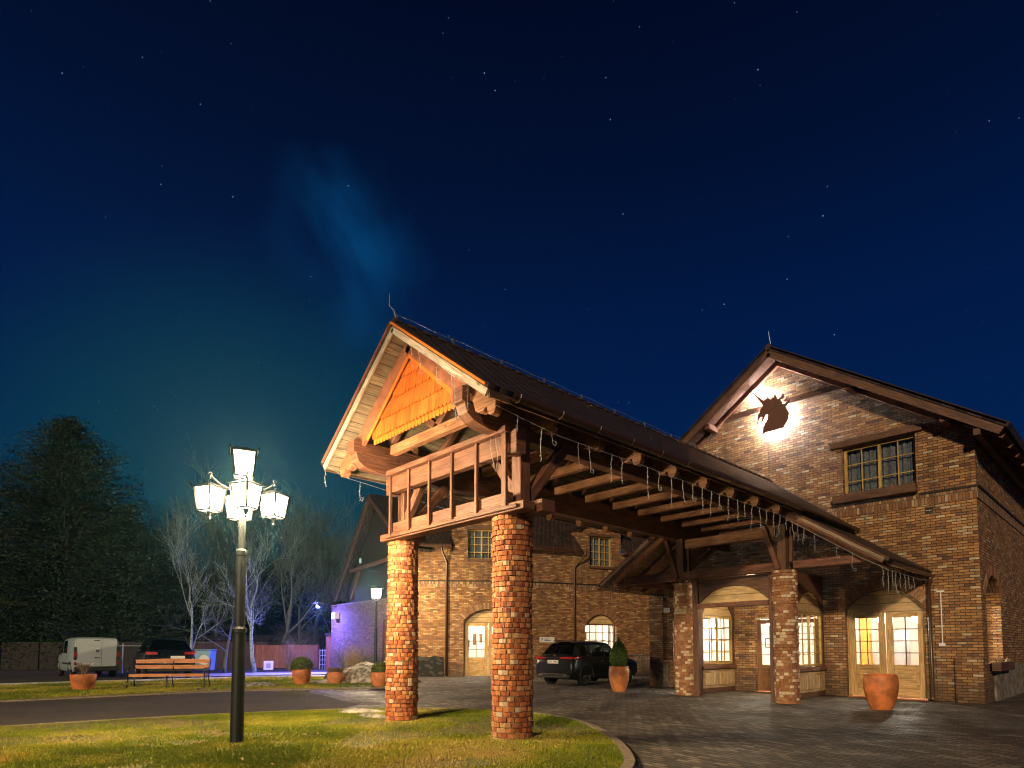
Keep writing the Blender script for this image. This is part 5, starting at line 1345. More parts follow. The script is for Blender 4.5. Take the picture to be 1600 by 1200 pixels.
def wheel(parent, x, y, r, w, side, spokes=5):
    t_ = MB(); prof = [(r * .62, -w / 2), (r * .93, -w / 2), (r, -w * .36), (r, w * .36), (r * .93, w / 2), (r * .62, w / 2), (r * .6, 0)]
    n = 28; base = 0
    for k in range(len(prof)):
        for j in range(n):
            a = 6.2832 * j / n; t_.v.append((x + prof[k][1], y + prof[k][0] * math.cos(a), r + prof[k][0] * math.sin(a)))
    for k in range(len(prof)):
        k2 = (k + 1) % len(prof)
        for j in range(n): t_.f.append((k * n + j, k * n + (j + 1) % n, k2 * n + (j + 1) % n, k2 * n + j)); t_.uv.append([(0, 0)] * 4); t_.tone.append(.5)
    ty = t_.build('wheel', 'rubber', parent, smooth=True)
    rm = MB(); xo = x + side * w * .36
    for k in range(spokes * 2):
        a = 6.2832 * (k + (.28 if k % 2 else 0)) / (spokes * 2) * 1.0
        rm.bar((xo, y + .05 * math.cos(a), r + .05 * math.sin(a)), (xo, y + r * .62 * math.cos(a), r + r * .62 * math.sin(a)), .03, .035, up=(1, 0, 0))
    ringp = [(xo + side * .01, y + r * .62 * math.cos(6.2832 * k / 28), r + r * .62 * math.sin(6.2832 * k / 28)) for k in range(29)]
    rm.tube(ringp, .018, 6); rm.tube([(xo - .03 * side, y, r), (xo + .03 * side, y, r)], .055, 10); rm.build('rim', 'alloy', ty)
    dk = MB(); dk.tube([(x - side * .02, y, r), (x, y, r)], r * .62, 24); dk.build('brake_disc', 'plastic_black', ty)
def arc_trim(parent, x, y, r, mat='plastic_black', rr=.03):
    m = MB(); pts = [(x, y + r * math.cos(a), .36 + r * math.sin(a)) for a in [math.pi * k / 16 - .15 + .3 * k / 16 for k in range(17)]]
    m.tube(pts, rr, 6); m.build('wheel_arch', mat, parent, smooth=True)

def make_suv(root, W=.945, H=1.64, L=4.72, mat='car_black'):
    # ring: x half width, z, y offset
    def ringf(s):
        w = s['w']; zt, zb, zs = s['zt'], s.get('zb', .30), s.get('zs', 1.02)
        wr = s.get('wr', .62)
        if zt > zs + .12:
            return [(w * .90, zb, 0), (w * .985, zb + .12, 0), (w, .62, 0), (w * .985, .86, 0), (w * .955, zs - .02, 0), (w * .925, zs + .03, 0), (wr + (w * .925 - wr) * .22, zt - .13, 0), (wr, zt - .055, 0), (wr * .80, zt - .012, 0), (0, zt + .008, 0)]
        return [(w * .90, zb, 0), (w * .985, zb + .12, 0), (w, .62, 0), (w * .985, .80, 0), (w * .94, zt - .09, 0), (w * .88, zt - .045, 0), (w * .72, zt - .02, 0), (w * .6, zt - .008, 0), (w * .4, zt, 0), (0, zt + .012, 0)]
    S = [dict(y=0, w=W * .90, zt=.82, zb=.36), dict(y=.05, w=W * .95, zt=.98, zb=.31), dict(y=.16, w=W * .985, zt=1.12, zb=.29), dict(y=.24, w=W, zt=1.17, zs=1.04, wr=.78),
         dict(y=.42, w=W, zt=1.37, zs=1.05, wr=.68), dict(y=.62, w=W, zt=1.56, zs=1.05, wr=.63), dict(y=.74, w=W, zt=1.60, zs=1.05, wr=.62), dict(y=1.25, w=W, zt=1.635, zs=1.04, wr=.625), dict(y=1.33, w=W, zt=1.637, zs=1.04, wr=.625), dict(y=2.15, w=W, zt=1.64, zs=1.02, wr=.63), dict(y=2.23, w=W, zt=1.64, zs=1.02, wr=.63),
         dict(y=2.75, w=W, zt=1.61, zs=1.00, wr=.62), dict(y=3.35, w=W, zt=1.22, zs=.99, wr=.66), dict(y=3.5, w=W * .99, zt=1.06, zs=.99), dict(y=4.3, w=W * .96, zt=.98), dict(y=4.62, w=W * .88, zt=.82), dict(y=L, w=W * .78, zt=.66, zb=.35)]
    gs = {(6, 5), (8, 5), (10, 5), (11, 5)} | {(5, 5)}
    gr = {(3, 8), (4, 8), (3, 7), (4, 7), (11, 8), (11, 7)}
    return loft_body(S, ringf, root, mat, 'glass_car', gs, gr)
suv = thing('parked_suv', 'black SUV parked with its rear to the viewer behind the potted evergreen', 'car')
body, gl = make_suv(suv)
for y in (.88, 3.78):
    for s in (-1, 1): wheel(suv, s * .80, y, .365, .24, s); arc_trim(body, s * .935, y, .43)
for s in (-1, 1):
    m = MB(); m.slab((s * .60, .02, 0), (s, .10, 0), (0, 0, 1), (0, -1, 0), [(-.26, 1.00), (.28, .98), (.325, 1.01), (.30, 1.075), (-.26, 1.045)], thick=.03); m.build('tail_light', 'light_red', suv, bevel=.004)
    m = MB(); m.bar((s * .90, .16, 1.02), (s * .945, .52, 1.045), .03, .06); m.build('tail_light', 'light_red', suv)
    m = MB(); m.tube([(s * .655, .85, 1.665), (s * .665, 1.3, 1.69), (s * .665, 2.3, 1.69), (s * .65, 2.8, 1.655)], .014, 6); m.build('roof_rail', 'chrome', suv, smooth=True)
    m = MB(); m.bar((s * .94, 2.95, 1.06), (s * 1.07, 2.92, 1.08), .12, .13); m.build('side_mirror', 'car_black', suv, bevel=.02)
    m = MB(); m.bar((s * .48, -.035, .40), (s * .70, -.02, .40), .03, .05); m.build('exhaust_trim', 'chrome', suv, bevel=.008)
    for y in (1.9, 2.85): m = MB(); m.bar((s * .955, y - .1, .90), (s * .955, y + .1, .905), .018, .022); m.build('door_handle', 'chrome', suv)
m = MB(); m.bar((-.64, -.025, .44), (.64, -.025, .44), .05, .06); m.build('bumper_trim', 'chrome', suv, bevel=.015)
m = MB(); m.bar((-.80, -.005, .34), (.80, -.005, .34), .10, .12); m.build('lower_bumper', 'plastic_black', suv, bevel=.03)
m = MB(); m.bar((-.60, .045, 1.025), (.60, .045, 1.025), .02, .018); m.build('chrome_strip', 'chrome', suv)
m = MB(); m.box(-.26, .26, -.012, .004, .82, .94); pl = m.build('licence_plate', 'plate_white', suv)
text('GDA 748W', .105, (0, -.015, .878), (R(90), 0, 0), 'ink_black', pl)
m = MB(); m.tube([(0, .14, 1.085), (0, .12, 1.08)], .055, 16); m.build('badge', 'chrome', suv)
m = MB(); m.bar((-.3, .66, 1.615), (.3, .66, 1.615), .2, .03); m.build('roof_spoiler', 'car_black', suv, bevel=.01)
m = MB(); m.box(-.7, .7, .5, 4.2, .22, .5); m.build('underbody', 'plastic_black', suv)
m = MB()
for s in (-1, 1):
    m.box(s * .38 - .2, s * .38 + .2, 1.35, 1.47, .6, 1.25); m.box(s * .38 - .12, s * .38 + .12, 1.37, 1.45, 1.25, 1.42); m.box(s * .38 - .2, s * .38 + .2, 2.35, 2.47, .6, 1.25); m.box(s * .38 - .12, s * .38 + .12, 2.37, 2.45, 1.25, 1.42)
m.build('seat', 'plastic_black', suv, bevel=.03)
suv.scale = (1, .93, 1); suv.location = (-15.45, 16.62, 0); suv.rotation_euler = (0, 0, R(2))

def ring_van(s):
    w = s['w']; zt = s['zt']; zb = s.get('zb', .3); zs = s.get('zs', 1.1); wr = s.get('wr', .80)
    if zt > zs + .12: return [(w * .94, zb, 0), (w, zb + .15, 0), (w, .7, 0), (w * .99, zs - .05, 0), (w * .975, zs, 0), (w * .96, zs + .04, 0), (wr + .06, zt - .16, 0), (wr, zt - .07, 0), (wr * .85, zt - .015, 0), (0, zt, 0)]
    return [(w * .94, zb, 0), (w, zb + .15, 0), (w, .62, 0), (w * .98, zt - .2, 0), (w * .95, zt - .1, 0), (w * .88, zt - .05, 0), (w * .75, zt - .02, 0), (w * .6, zt - .01, 0), (w * .4, zt, 0), (0, zt, 0)]
van = thing('parked_van', 'white panel van parked with its rear doors towards the viewer beyond the lawn', 'van')
Wv = .915
S = [dict(y=0, w=Wv * .97, zt=1.84, wr=.76), dict(y=.04, w=Wv, zt=1.88, wr=.79), dict(y=1.6, w=Wv, zt=1.90, wr=.80), dict(y=1.68, w=Wv, zt=1.90, wr=.80), dict(y=2.6, w=Wv, zt=1.88, wr=.79), dict(y=2.68, w=Wv, zt=1.86, wr=.79), dict(y=3.45, w=Wv, zt=1.30, wr=.80, zs=1.08), dict(y=3.6, w=Wv, zt=1.12), dict(y=4.15, w=Wv * .95, zt=.96), dict(y=4.35, w=Wv * .82, zt=.7, zb=.35)]
vb, vg = loft_body(S, ring_van, van, 'van_side', 'glass_car', {(3, 5), (5, 5)}, {(5, 8), (5, 7)})
m = MB(); m.box(-.78, .78, -.025, .0, .52, 1.80); rd = m.build('rear_door', 'van_white', van, bevel=.03)
m = MB(); m.box(.17, .178, -.03, -.0255, .52, 1.80); m.build('door_seam', 'ink_black', rd)
for z_, x_ in ((1.74, -.02), (.93, .0)):
    m = MB(); m.box(x_ - .11, x_ + .11, -.04, -.026, z_ - .02, z_ + .02); m.build('door_handle', 'ink_black', rd)
m = MB(); m.box(-.62, -.10, -.04, -.026, .60, .715); pl = m.build('licence_plate', 'plate_white', rd)
m = MB(); m.tube([(0, -.03, 1.25), (0, -.045, 1.25)], .06, 14); m.build('badge', 'chrome', rd)
for s in (-1, 1):
    m = MB(); m.box(s * .845 - .055, s * .845 + .055, -.035, .03, .84, 1.42); tl = m.build('tail_light', 'plastic_black', van, bevel=.01)
    m = MB(); m.box(s * .845 - .045, s * .845 + .045, -.05, -.036, .98, 1.22); m.build('lens', 'light_red', tl)
    m = MB(); m.box(s * .845 - .045, s * .845 + .045, -.05, -.036, .60, .74); m.build('reflector', 'light_red', tl)
    m = MB(); m.bar((s * .92, 2.9, 1.15), (s * 1.08, 2.88, 1.2), .12, .2); m.build('side_mirror', 'plastic_black', van, bevel=.02)
    m = MB(); m.box(s * .915 - .012, s * .915 + .012, .6, 2.5, .62, .70); m.build('rub_strip', 'plastic_black', van)
    for y in (.72, 3.55): wheel(van, s * .80, y, .33, .2, s); arc_trim(vb, s * .91, y, .38)
m = MB(); m.box(-.88, .88, -.09, .05, .30, .52); m.build('rear_bumper', 'plastic_black', van, bevel=.03)
pv = at(152, 28.6); van.location = (pv.x, pv.y, 0); van.rotation_euler = (0, 0, R(92))

dark = thing('parked_car', 'dark car with rounded roof parked right of the white van', 'car')
body, gl = make_suv(dark, W=.93, L=4.6, mat='car_navy')
for y in (.88, 3.7):
    for s in (-1, 1): wheel(dark, s * .80, y, .36, .22, s)
for s in (-1, 1):
    m = MB(); m.slab((s * .60, .02, 0), (s, .10, 0), (0, 0, 1), (0, -1, 0), [(-.12, .98), (.28, .98), (.30, 1.10), (-.12, 1.06)], thick=.03); m.build('tail_light', 'light_red', dark)
m = MB(); m.box(-.02, .50, -.012, .004, .80, .92); m.build('licence_plate', 'plate_white', dark)
m = MB(); m.bar((-.80, -.005, .36), (.80, -.005, .36), .10, .14); m.build('lower_bumper', 'plastic_black', dark, bevel=.03)
pdk = at(268, 27.2); dark.location = (pdk.x, pdk.y, 0); dark.rotation_euler = (0, 0, R(85)); dark.scale = (1.1, 1, 1.12)

# ================================================================== FENCES, BIN, SHED
bn = thing('waste_container', 'pale blue waste container beside the dark car', 'container')
m = MB(); m.slab((0, 0, 0), (1, 0, 0), (0, 0, 1), (0, -1, 0), [(0, .1), (.78, .1), (.86, 1.22), (-.06, 1.22)], thick=.7); m.build('tub', 'bin_blue', bn, bevel=.02)
m = MB(); m.bar((-.08, .35, 1.27), (.88, .35, 1.27), .78, .07); m.build('lid', 'bin_blue', bn, bevel=.02)
m = MB(); m.tube([(.5, -.01, .7), (.5, -.03, .7)], .3, 20); m.build('round_panel', 'metal_white', bn)
q0 = at(306, 35); q1 = at(330, 35); bn.location = (q0.x, q0.y, 0); bn.rotation_euler = (0, 0, math.atan2(q1.y - q0.y, q1.x - q0.x))
def boardfence(name, label, P0, P1, h, mat, rail=None, every=2.4):
    r = thing(name, label, 'fence'); L = (P1 - P0).length
    m = MB(); m.slab((0, 0, 0), (0, 0, 1), (1, 0, 0), (0, -1, 0), [(0.03, 0), (h, 0), (h, L), (.03, L)], thick=.03); 
    m.build('boards', mat, r)
    k = 0
    while k < L:
        m = MB(); m.box(k - .05, k + .05, -.08, -.031 + .0, 0, h + .06); m.build('post', rail or mat, r); k += every
    r.location = (P0.x, P0.y, 0); r.rotation_euler = (0, 0, math.atan2(P1.y - P0.y, P1.x - P0.x)); return r
def gp0(px_, d): p = at(px_, d); p.z = 0; return p
boardfence('board_fence', 'reddish vertical board fence between the birch and the annex', gp0(398, 42), gp0(499, 41), 1.58, 'fence_red')
boardfence('board_fence', 'dark vertical slat fence behind the white van', gp0(-60, 38), gp0(232, 38), 1.75, 'plank_dark')
sd_ = thing('garden_shed', 'dark plank shed behind the waste container', 'shed')
m = MB(); m.slab((0, 0, 0), (0, 0, 1), (1, 0, 0), (0, -1, 0), [(0, 0), (1.95, 0), (1.95, 4.9), (0, 4.9)], thick=2.4); m.build('wall', 'shed_wood', sd_)
m = MB(); m.slab((-.2, -.3, 1.96), (1, 0, 0), (0, 1, .12), (0, -.12, 1), [(0, 0), (5.3, 0), (5.3, 3.2), (0, 3.2)], thick=.06); m.build('roof', 'plank_dark', sd_)
q0 = gp0(296, 41); q1 = gp0(398, 42.5); sd_.location = q0; sd_.rotation_euler = (0, 0, math.atan2(q1.y - q0.y, q1.x - q0.x))
rl = thing('metal_railing', 'thin pale metal rail with a post between the van and the dark car', 'railing')
q0, q1 = gp0(172, 33), gp0(236, 33); m = MB(); m.tube([q0 + Vector((0, 0, 1.5)), q1 + Vector((0, 0, 1.5))], .03, 6); m.build('rail', 'galvanised', rl)
q2 = gp0(192, 33); m = MB(); m.tube([q2, q2 + Vector((0, 0, 1.62))], .035, 8); m.build('post', 'galvanised', rl)
rr_ = thing('metal_railing', 'galvanised barrier with vertical bars between the black car and the brick pier', 'railing')
q0, q1 = gp0(976, 27.5), gp0(1026, 27.5); n = 17; m = MB()
for z_ in (.16, 1.05): m.tube([q0 + Vector((0, 0, z_)), q1 + Vector((0, 0, z_))], .018, 6)
m.build('rail', 'galvanised', rr_)
for k in range(n):
    p = q0.lerp(q1, k / (n - 1)); m = MB(); m.tube([p + Vector((0, 0, .16 if k % 8 else 0)), p + Vector((0, 0, 1.05))], .010 if k % 8 else .018, 6); m.build('bar', 'galvanised', rr_)
lf = thing('garden_lattice', 'white lattice panel between the red fence and the annex', 'lattice')
q0, q1 = gp0(500, 40), gp0(512, 39.5); m = MB()
for k in range(4): p = q0.lerp(q1, k / 3); m.tube([p, p + Vector((0, 0, 1.3))], .02, 5)
for z_ in (.3, .6, .9, 1.2): m.tube([q0 + Vector((0, 0, z_)), q1 + Vector((0, 0, z_))], .02, 5)
m.build('lattice', 'metal_white', lf)
nt = thing('ground_notice', 'small pale notice board leaning in front of the red fence', 'notice')
q0 = gp0(420, 36); m = MB(); m.box(q0.x - .03, q0.x + .03, q0.y - .28, q0.y + .28, .1, .62); m.build('board', 'metal_white', nt)
m = MB(); m.box(q0.x + .031, q0.x + .036, q0.y - .14, q0.y + .12, .2, .48); m.build('print', 'cabinet_grey', nt)

# ================================================================== SNOW
def mound(name, c, rx, ry, h, rot, seed, mat='snow_dirty', nn=44):
    m = MB(); idx = {}
    ca, sa = math.cos(rot), math.sin(rot)
    pts = []
    for i in range(nn + 1):
        for j in range(nn + 1):
            u, v = i / nn * 2 - 1, j / nn * 2 - 1; r = math.hypot(u, v)
            x, y = c[0] + u * rx * ca - v * ry * sa, c[1] + u * rx * sa + v * ry * ca
            nz = float(fbm(np.array([x]), np.array([y]), 1.6, seed)[0]); n2 = float(fbm(np.array([x]), np.array([y]), 7.0, seed + 3)[0])
            f = max(0, 1 - (r / (.62 + .5 * nz)) ** 2)
            pts.append((x, y, -.02 + h * f ** .9 * (.7 + .5 * nz) + (.16 * h + .03) * (n2 - .3) * min(1, f * 3) + .05 * min(1, f * 5)))
    for i in range(nn):
        for j in range(nn):
            q = [i * (nn + 1) + j, (i + 1) * (nn + 1) + j, (i + 1) * (nn + 1) + j + 1, i * (nn + 1) + j + 1]
            if max(pts[k][2] for k in q) > 0: m.f.append(tuple(q)); m.uv.append([(0, 0)] * 4); m.tone.append(.5)
    m.v = pts
    o = m.build(name, mat, None, smooth=True, recalc=False); return tag(o, kind='stuff')
sm = mound('snow_heap', tuple(at(580, 24.3).xy), 2.1, 1.3, .78, R(46.7), 3, nn=90)
sm['label'] = 'dirty snow heap beside the small lamp'
sm = mound('snow_patch', tuple(at(408, 21.6).xy), 1.1, .42, .14, R(46), 5); sm['label'] = 'snow patch on the rear lawn'
sm = mound('snow_patch', tuple(at(510, 23.2).xy), .9, .5, .16, R(40), 6); sm['label'] = 'snow patch between two flower pots'
sm = mound('snow_patch', tuple(at(566, 12.9).xy), .75, .30, .09, R(45), 8); sm['label'] = 'thin snow remains at the lawn edge by the pillar'
sm = mound('snow_patch', tuple(at(585, 12.0).xy), .5, .25, .08, R(20), 9); sm['label'] = 'thin snow remains behind the pillar foot'
for k, (px_, d_, rx_) in enumerate(((30, 19.8, .7), (160, 21, .35), (350, 20.8, .4))):
    sm = mound('snow_patch', tuple(at(px_, d_).xy), rx_, .16, .04, R(45), 12 + k); sm['label'] = 'thin strip of snow on the rear lawn'
def strip(name, P, w, z, mat, seed):
    m = MB(); n = 60; pr = []
    for k in range(n + 1):
        q = k / n * (len(P) - 1); i = min(int(q), len(P) - 2); p = Vector(P[i]).lerp(Vector(P[i + 1]), q - i); d_ = (Vector(P[i + 1]) - Vector(P[i])).normalized(); nn = Vector((-d_.y, d_.x))
        wv = w * (.55 + .9 * float(fbm(np.array([p.x]), np.array([p.y]), .9, seed)[0])); pr.append((p, nn, wv))
    for (p, n1, w1), (q, n2, w2) in zip(pr, pr[1:]):
        a, b, c, d_ = p - n1 * w1, q - n2 * w2, q + n2 * w2, p + n1 * w1
        m.face([(*a, z), (*b, z), (*c, z), (*d_, z)]); 
        m.face([(*p.xy, z + .05), (*q.xy, z + .05), (*c, z + .001), (*d_, z + .001)]); m.face([(*p.xy, z + .05), (*a, z + .001), (*b, z + .001), (*q.xy, z + .05)])
    return tag(m.build(name, mat, None, recalc=False), kind='stuff')
s_ = strip('snow_bank', [(-29.0, -6), (-29.0, 2), (-28.8, 7), (-28.4, 11), (-27.2, 13.8)], .42, .05, 'snow', 4); s_['label'] = 'low bank of old snow along the lane'
s_ = strip('snow_field', [(-33.5, 8), (-33.0, 12), (-31.5, 15.5), (-29.3, 17.5)], 1.6, .012, 'snow', 6); s_['label'] = 'snow covered ground in front of the annex'

# ================================================================== TREES
def branch_tree(seed, H, r0, levels=5, spread=.5, trunk_frac=.3, up=.25, nchild=(3, 4), kink=.12, twig_r=.006):
    rg = random.Random(seed); m = MB(); tw = MB()
    def grow(p, d, L, r, lv):
        n = 4 if lv < 2 else 3; pts = [p]; rad = [r]; q = p.copy(); dd = d.copy()
        for k in range(n):
            dd = (dd + Vector((rg.gauss(0, kink), rg.gauss(0, kink), rg.gauss(0, kink * .5) + up * .12))).normalized(); q = q + dd * (L / n); pts.append(q.copy()); rad.append(max(twig_r * .6, r * (1 - .55 * (k + 1) / n)))
        (m if lv < 2 else tw).tube(pts, rad, 7 if lv < 1 else (5 if lv < 2 else 3), cap=False)
        if lv >= levels: return
        nc = rg.randint(*nchild) + (1 if lv == 0 else 0)
        for c in range(nc):
            t_ = rg.uniform(trunk_frac if lv == 0 else .25, 1.0) if c else 1.0
            i = min(int(t_ * n), n - 1); base = pts[i].lerp(pts[i + 1], t_ * n - i); rb = rad[i] * .62
            ang = rg.uniform(.35, 1.0) * spread * (1.4 if c else .5); az = rg.uniform(0, 6.283)
            s1 = dd.cross(Vector((.3, .5, .2))).normalized(); s2 = s1.cross(dd)
            nd = (dd * math.cos(ang) + (s1 * math.cos(az) + s2 * math.sin(az)) * math.sin(ang) + Vector((0, 0, up * .3))).normalized()
            grow(base, nd, L * rg.uniform(.5, .78), max(twig_r, rb), lv + 1)
    grow(Vector((0, 0, 0)), Vector((rg.gauss(0, .04), rg.gauss(0, .04), 1)).normalized(), H * .42, r0, 0)
    return m, tw
def bare_tree(seed, label, loc, H, r0, mat, group=None, rz=0, **kw):
    m, tw = branch_tree(seed, H, r0, **kw); o = thing('bare_tree', label, 'tree', (0, 0, 0), 0, group)
    m.build('trunk', mat, o, smooth=True, recalc=False); tw.build('crown', mat, o, recalc=False)
    o.location = (loc[0], loc[1], -.02); o.rotation_euler = (0, 0, rz); return o
b1_ = bare_tree(21, 'slender pale birch behind the bench and dark car', gp0(299, 31.5), 8.2, .085, 'bark_birch', spread=.62, trunk_frac=.2, levels=5, nchild=(3, 4), up=.5, twig_r=.005)
b2_ = bare_tree(34, 'pale many stemmed birch right of the large lamp post', gp0(399, 33.5), 8.6, .13, 'bark_birch', spread=.62, trunk_frac=.3, levels=5, nchild=(3, 4), up=.45, twig_r=.005)
b3_ = bare_tree(47, 'small bare tree with a pale trunk just left of the lamp post', gp0(352, 34), 6.5, .10, 'bark_pale', spread=.85, trunk_frac=.2, levels=5, up=.2, twig_r=.005)
protos = [bare_tree(60 + k, 'x', gp0(0, 50), 14.5, .18, 'bark_dark' if k % 2 else 'bark_pale', 'bare trees behind the fences', levels=5, nchild=(3, 5), spread=.62, up=.4, twig_r=.012) for k in range(3)]
spots = [(240, 47, 1.0), (330, 44, .95), (372, 47, 1.05), (432, 45, .95), (470, 48, 1.0), (515, 50, .95), (556, 52, .95), (596, 54, .9), (640, 50, .8), (285, 52, 1.1), (400, 53, 1.1), (492, 56, 1.05), (20, 60, 1.3)]
words = ['first bare tree right of the big evergreen', 'bare tree behind the dark car', 'bare tree behind the large lamp post', 'bare tree right of the pale birch', 'bare tree behind the red fence', 'bare tree above the blue floodlight', 'bare tree behind the annex roof', 'bare tree behind the dark gable end', 'bare tree mostly hidden by the brick range', 'taller bare tree behind the birch by the dark car', 'taller bare tree behind the pale birch', 'taller bare tree behind the red fence', 'tall bare tree rising left of the big evergreen']
for k, (px_, d_, sc_) in enumerate(spots):
    o = protos[k] if k < 3 else copy_tree(protos[k % 3])
    p = gp0(px_, d_); o.location = (p.x, p.y, -.02); o.rotation_euler = (0, 0, k * 1.7); o.scale = (sc_, sc_, sc_ * .95); o['label'] = words[k]

def conifer(seed, H, Rr, n_br, needles, z0=.12, droop=.15, bushy=False):
    rg = random.Random(seed); tr = MB(); cr = MB()
    tr.tube([(0, 0, 0), (rg.gauss(0, .1), rg.gauss(0, .1), H * .4), (rg.gauss(0, .15), rg.gauss(0, .15), H * .75), (0, 0, H * .98)], [H * .022, H * .017, H * .009, .02], 9, cap=False)
    for k in range(n_br):
        q = rg.random() ** 1.15; z_ = H * (z0 + (1 - z0) * q); az = rg.uniform(0, 6.283)
        prof = (1 - q ** 1.6) ** .8 * (1 - .35 * math.exp(-q * 9)); L = Rr * prof * rg.uniform(.65, 1.18) + .25
        base = Vector((0, 0, z_)); d = Vector((math.cos(az), math.sin(az), rg.uniform(-.12, .25) - droop * (1 - q))).normalized()
        p1 = base + d * L * .55; p2 = base + d * L + Vector((0, 0, .12 * L))
        tr.tube([base, p1, p2], [.02 + .012 * L, .012 + .006 * L, .01], 4, cap=False)
        s = d.cross(Vector((0, 0, 1))).normalized(); nc = int(needles * L / Rr) + 4
        for _ in range(nc):
            t_ = rg.uniform(.18, 1.06) ; c = base.lerp(p1, t_ / .55) if t_ < .55 else p1.lerp(p2, (t_ - .55) / .45)
            wd = (.20 * L + .2) * (1.1 - .5 * t_); c = c + s * rg.gauss(0, wd * .55) + Vector((0, 0, rg.gauss(0, .16 + .05 * L)))
            a = (d * rg.uniform(.2, 1) + s * rg.gauss(0, .7) + Vector((0, 0, rg.gauss(0, .4)))).normalized(); b = a.cross(Vector((rg.gauss(0, 1), rg.gauss(0, 1), rg.gauss(0, 1)))).normalized(); z2 = rg.uniform(.10, .24)
            cr.face([c - b * z2 * .22, c + a * z2 * .5, c + b * z2 * .22, c - a * z2 * .5], [(0, 0)] * 4, rg.random())
    return tr, cr
def evergreen(seed, label, loc, H, Rr, n_br, needles, **kw):
    tr, cr = conifer(seed, H, Rr, n_br, needles, **kw); o = thing('evergreen_tree', label, 'tree')
    tr.build('trunk', 'bark_dark', o, recalc=False); cr.build('crown', 'needles', o, recalc=False); o.location = (loc[0], loc[1], -.02); return o
evergreen(5, 'huge broad dark evergreen towering behind the white van', gp0(95, 44), 18.2, 8.2, 950, 210, z0=.05, droop=.15)
evergreen(6, 'lower bushy evergreen spreading right of the huge one', gp0(190, 42), 11.0, 5.0, 480, 170, z0=.04, droop=.25)
evergreen(8, 'dark evergreen at the left edge of the view', gp0(-40, 47), 15.0, 4.6, 330, 110, z0=.05)
# distant wood reading as one mass
rg = random.Random(77); m = MB()
for k in range(42000):
    px_ = rg.uniform(-120, 720); d_ = rg.uniform(62, 80); top = 8.5 + 5.0 * float(vnoise(np.array([px_]), np.array([0.0]), .02, 4)[0]) ; p = at(px_, d_); p.z = rg.uniform(0, 1) ** .8 * top
    a = Vector((rg.gauss(0, .5), rg.gauss(0, .5), rg.gauss(0, 1))).normalized(); b = a.cross(Vector((rg.gauss(0, 1), rg.gauss(0, 1), rg.gauss(0, 1)))).normalized(); s_ = rg.uniform(.3, .9)
    m.face([p - b * s_ * .2, p + a * s_, p + b * s_ * .2, p - a * s_], [(0, 0)] * 4, rg.random() * .5)
tag(m.build('distant_wood', 'needles', None, recalc=False), 'dark wood closing the view far behind the fences', kind='stuff')
# frosted shrubs by the annex
def shrub(seed, label, c, rx, h, n, mat='shrub_leaf', flat=False):
    rg = random.Random(seed); o = thing('bare_shrub', label, 'shrub'); m = MB()
    for k in range(n):
        a = rg.uniform(0, 6.283); r_ = rg.random() * .25 * rx; p = Vector((r_ * math.cos(a), r_ * math.sin(a), 0)); d = Vector((math.cos(a) * rg.uniform(0, .9) * rx / h, math.sin(a) * rg.uniform(0, .9) * rx / h, 1)); pts = [p]; L = h * rg.uniform(.5, 1)
        for q in range(4): pts.append(pts[-1] + (d + Vector((rg.gauss(0, .25), rg.gauss(0, .25), 0))) * L / 4)
        m.tube(pts, [.012, .010, .008, .006, .003], 3, cap=False)
        for _ in range(5):
            i = rg.randint(1, 4); m.tube([pts[i], pts[i] + Vector((rg.gauss(0, .14), rg.gauss(0, .14), rg.uniform(.02, .2))) * (h / 1.2)], [.005, .002], 3, cap=False, tone=rg.random())
    m.build('twigs', mat, o, recalc=False); o.location = (c.x, c.y, 0); return o
shrub(1, 'low twiggy shrub at the foot of the annex wall near the door post', gp0(545, 34.2), 1.2, 1.3, 130)
shrub(2, 'low twiggy shrub at the foot of the annex wall behind the small lamp', gp0(575, 31.5), 1.2, 1.4, 130)
shrub(3, 'small round brown shrub on a thin stem before the annex', gp0(552, 30.5), .5, 1.5, 80, 'dry_twig')
shrub(4, 'frosted arching shrub behind the red fence beside the floodlight', gp0(470, 43.5), 2.4, 2.9, 240)
shrub(5, 'frosted low shrub behind the left end of the red fence', gp0(425, 43.5), 1.8, 2.2, 200)
shrub(6, 'small leafless shrub in front of the red fence', gp0(455, 37), .7, 1.9, 60, 'dry_twig')
shrub(7, 'small leafless shrub near the lattice panel', gp0(482, 38), .6, 1.6, 50, 'dry_twig')

m = MB(); cb = thing('hanging_cable', 'thin white cable looped over the right end of the canopy railing', 'cable', (-6.7, 5.95, 4.6))
m.tube([(-6.74, 5.93, 4.67), (-6.78, 5.93, 4.45), (-6.72, 5.925, 4.2), (-6.64, 5.925, 4.0), (-6.60, 5.925, 4.25), (-6.66, 5.93, 4.5), (-6.70, 5.93, 4.67)], .004, 5); m.build('loop', 'light_cable', cb)
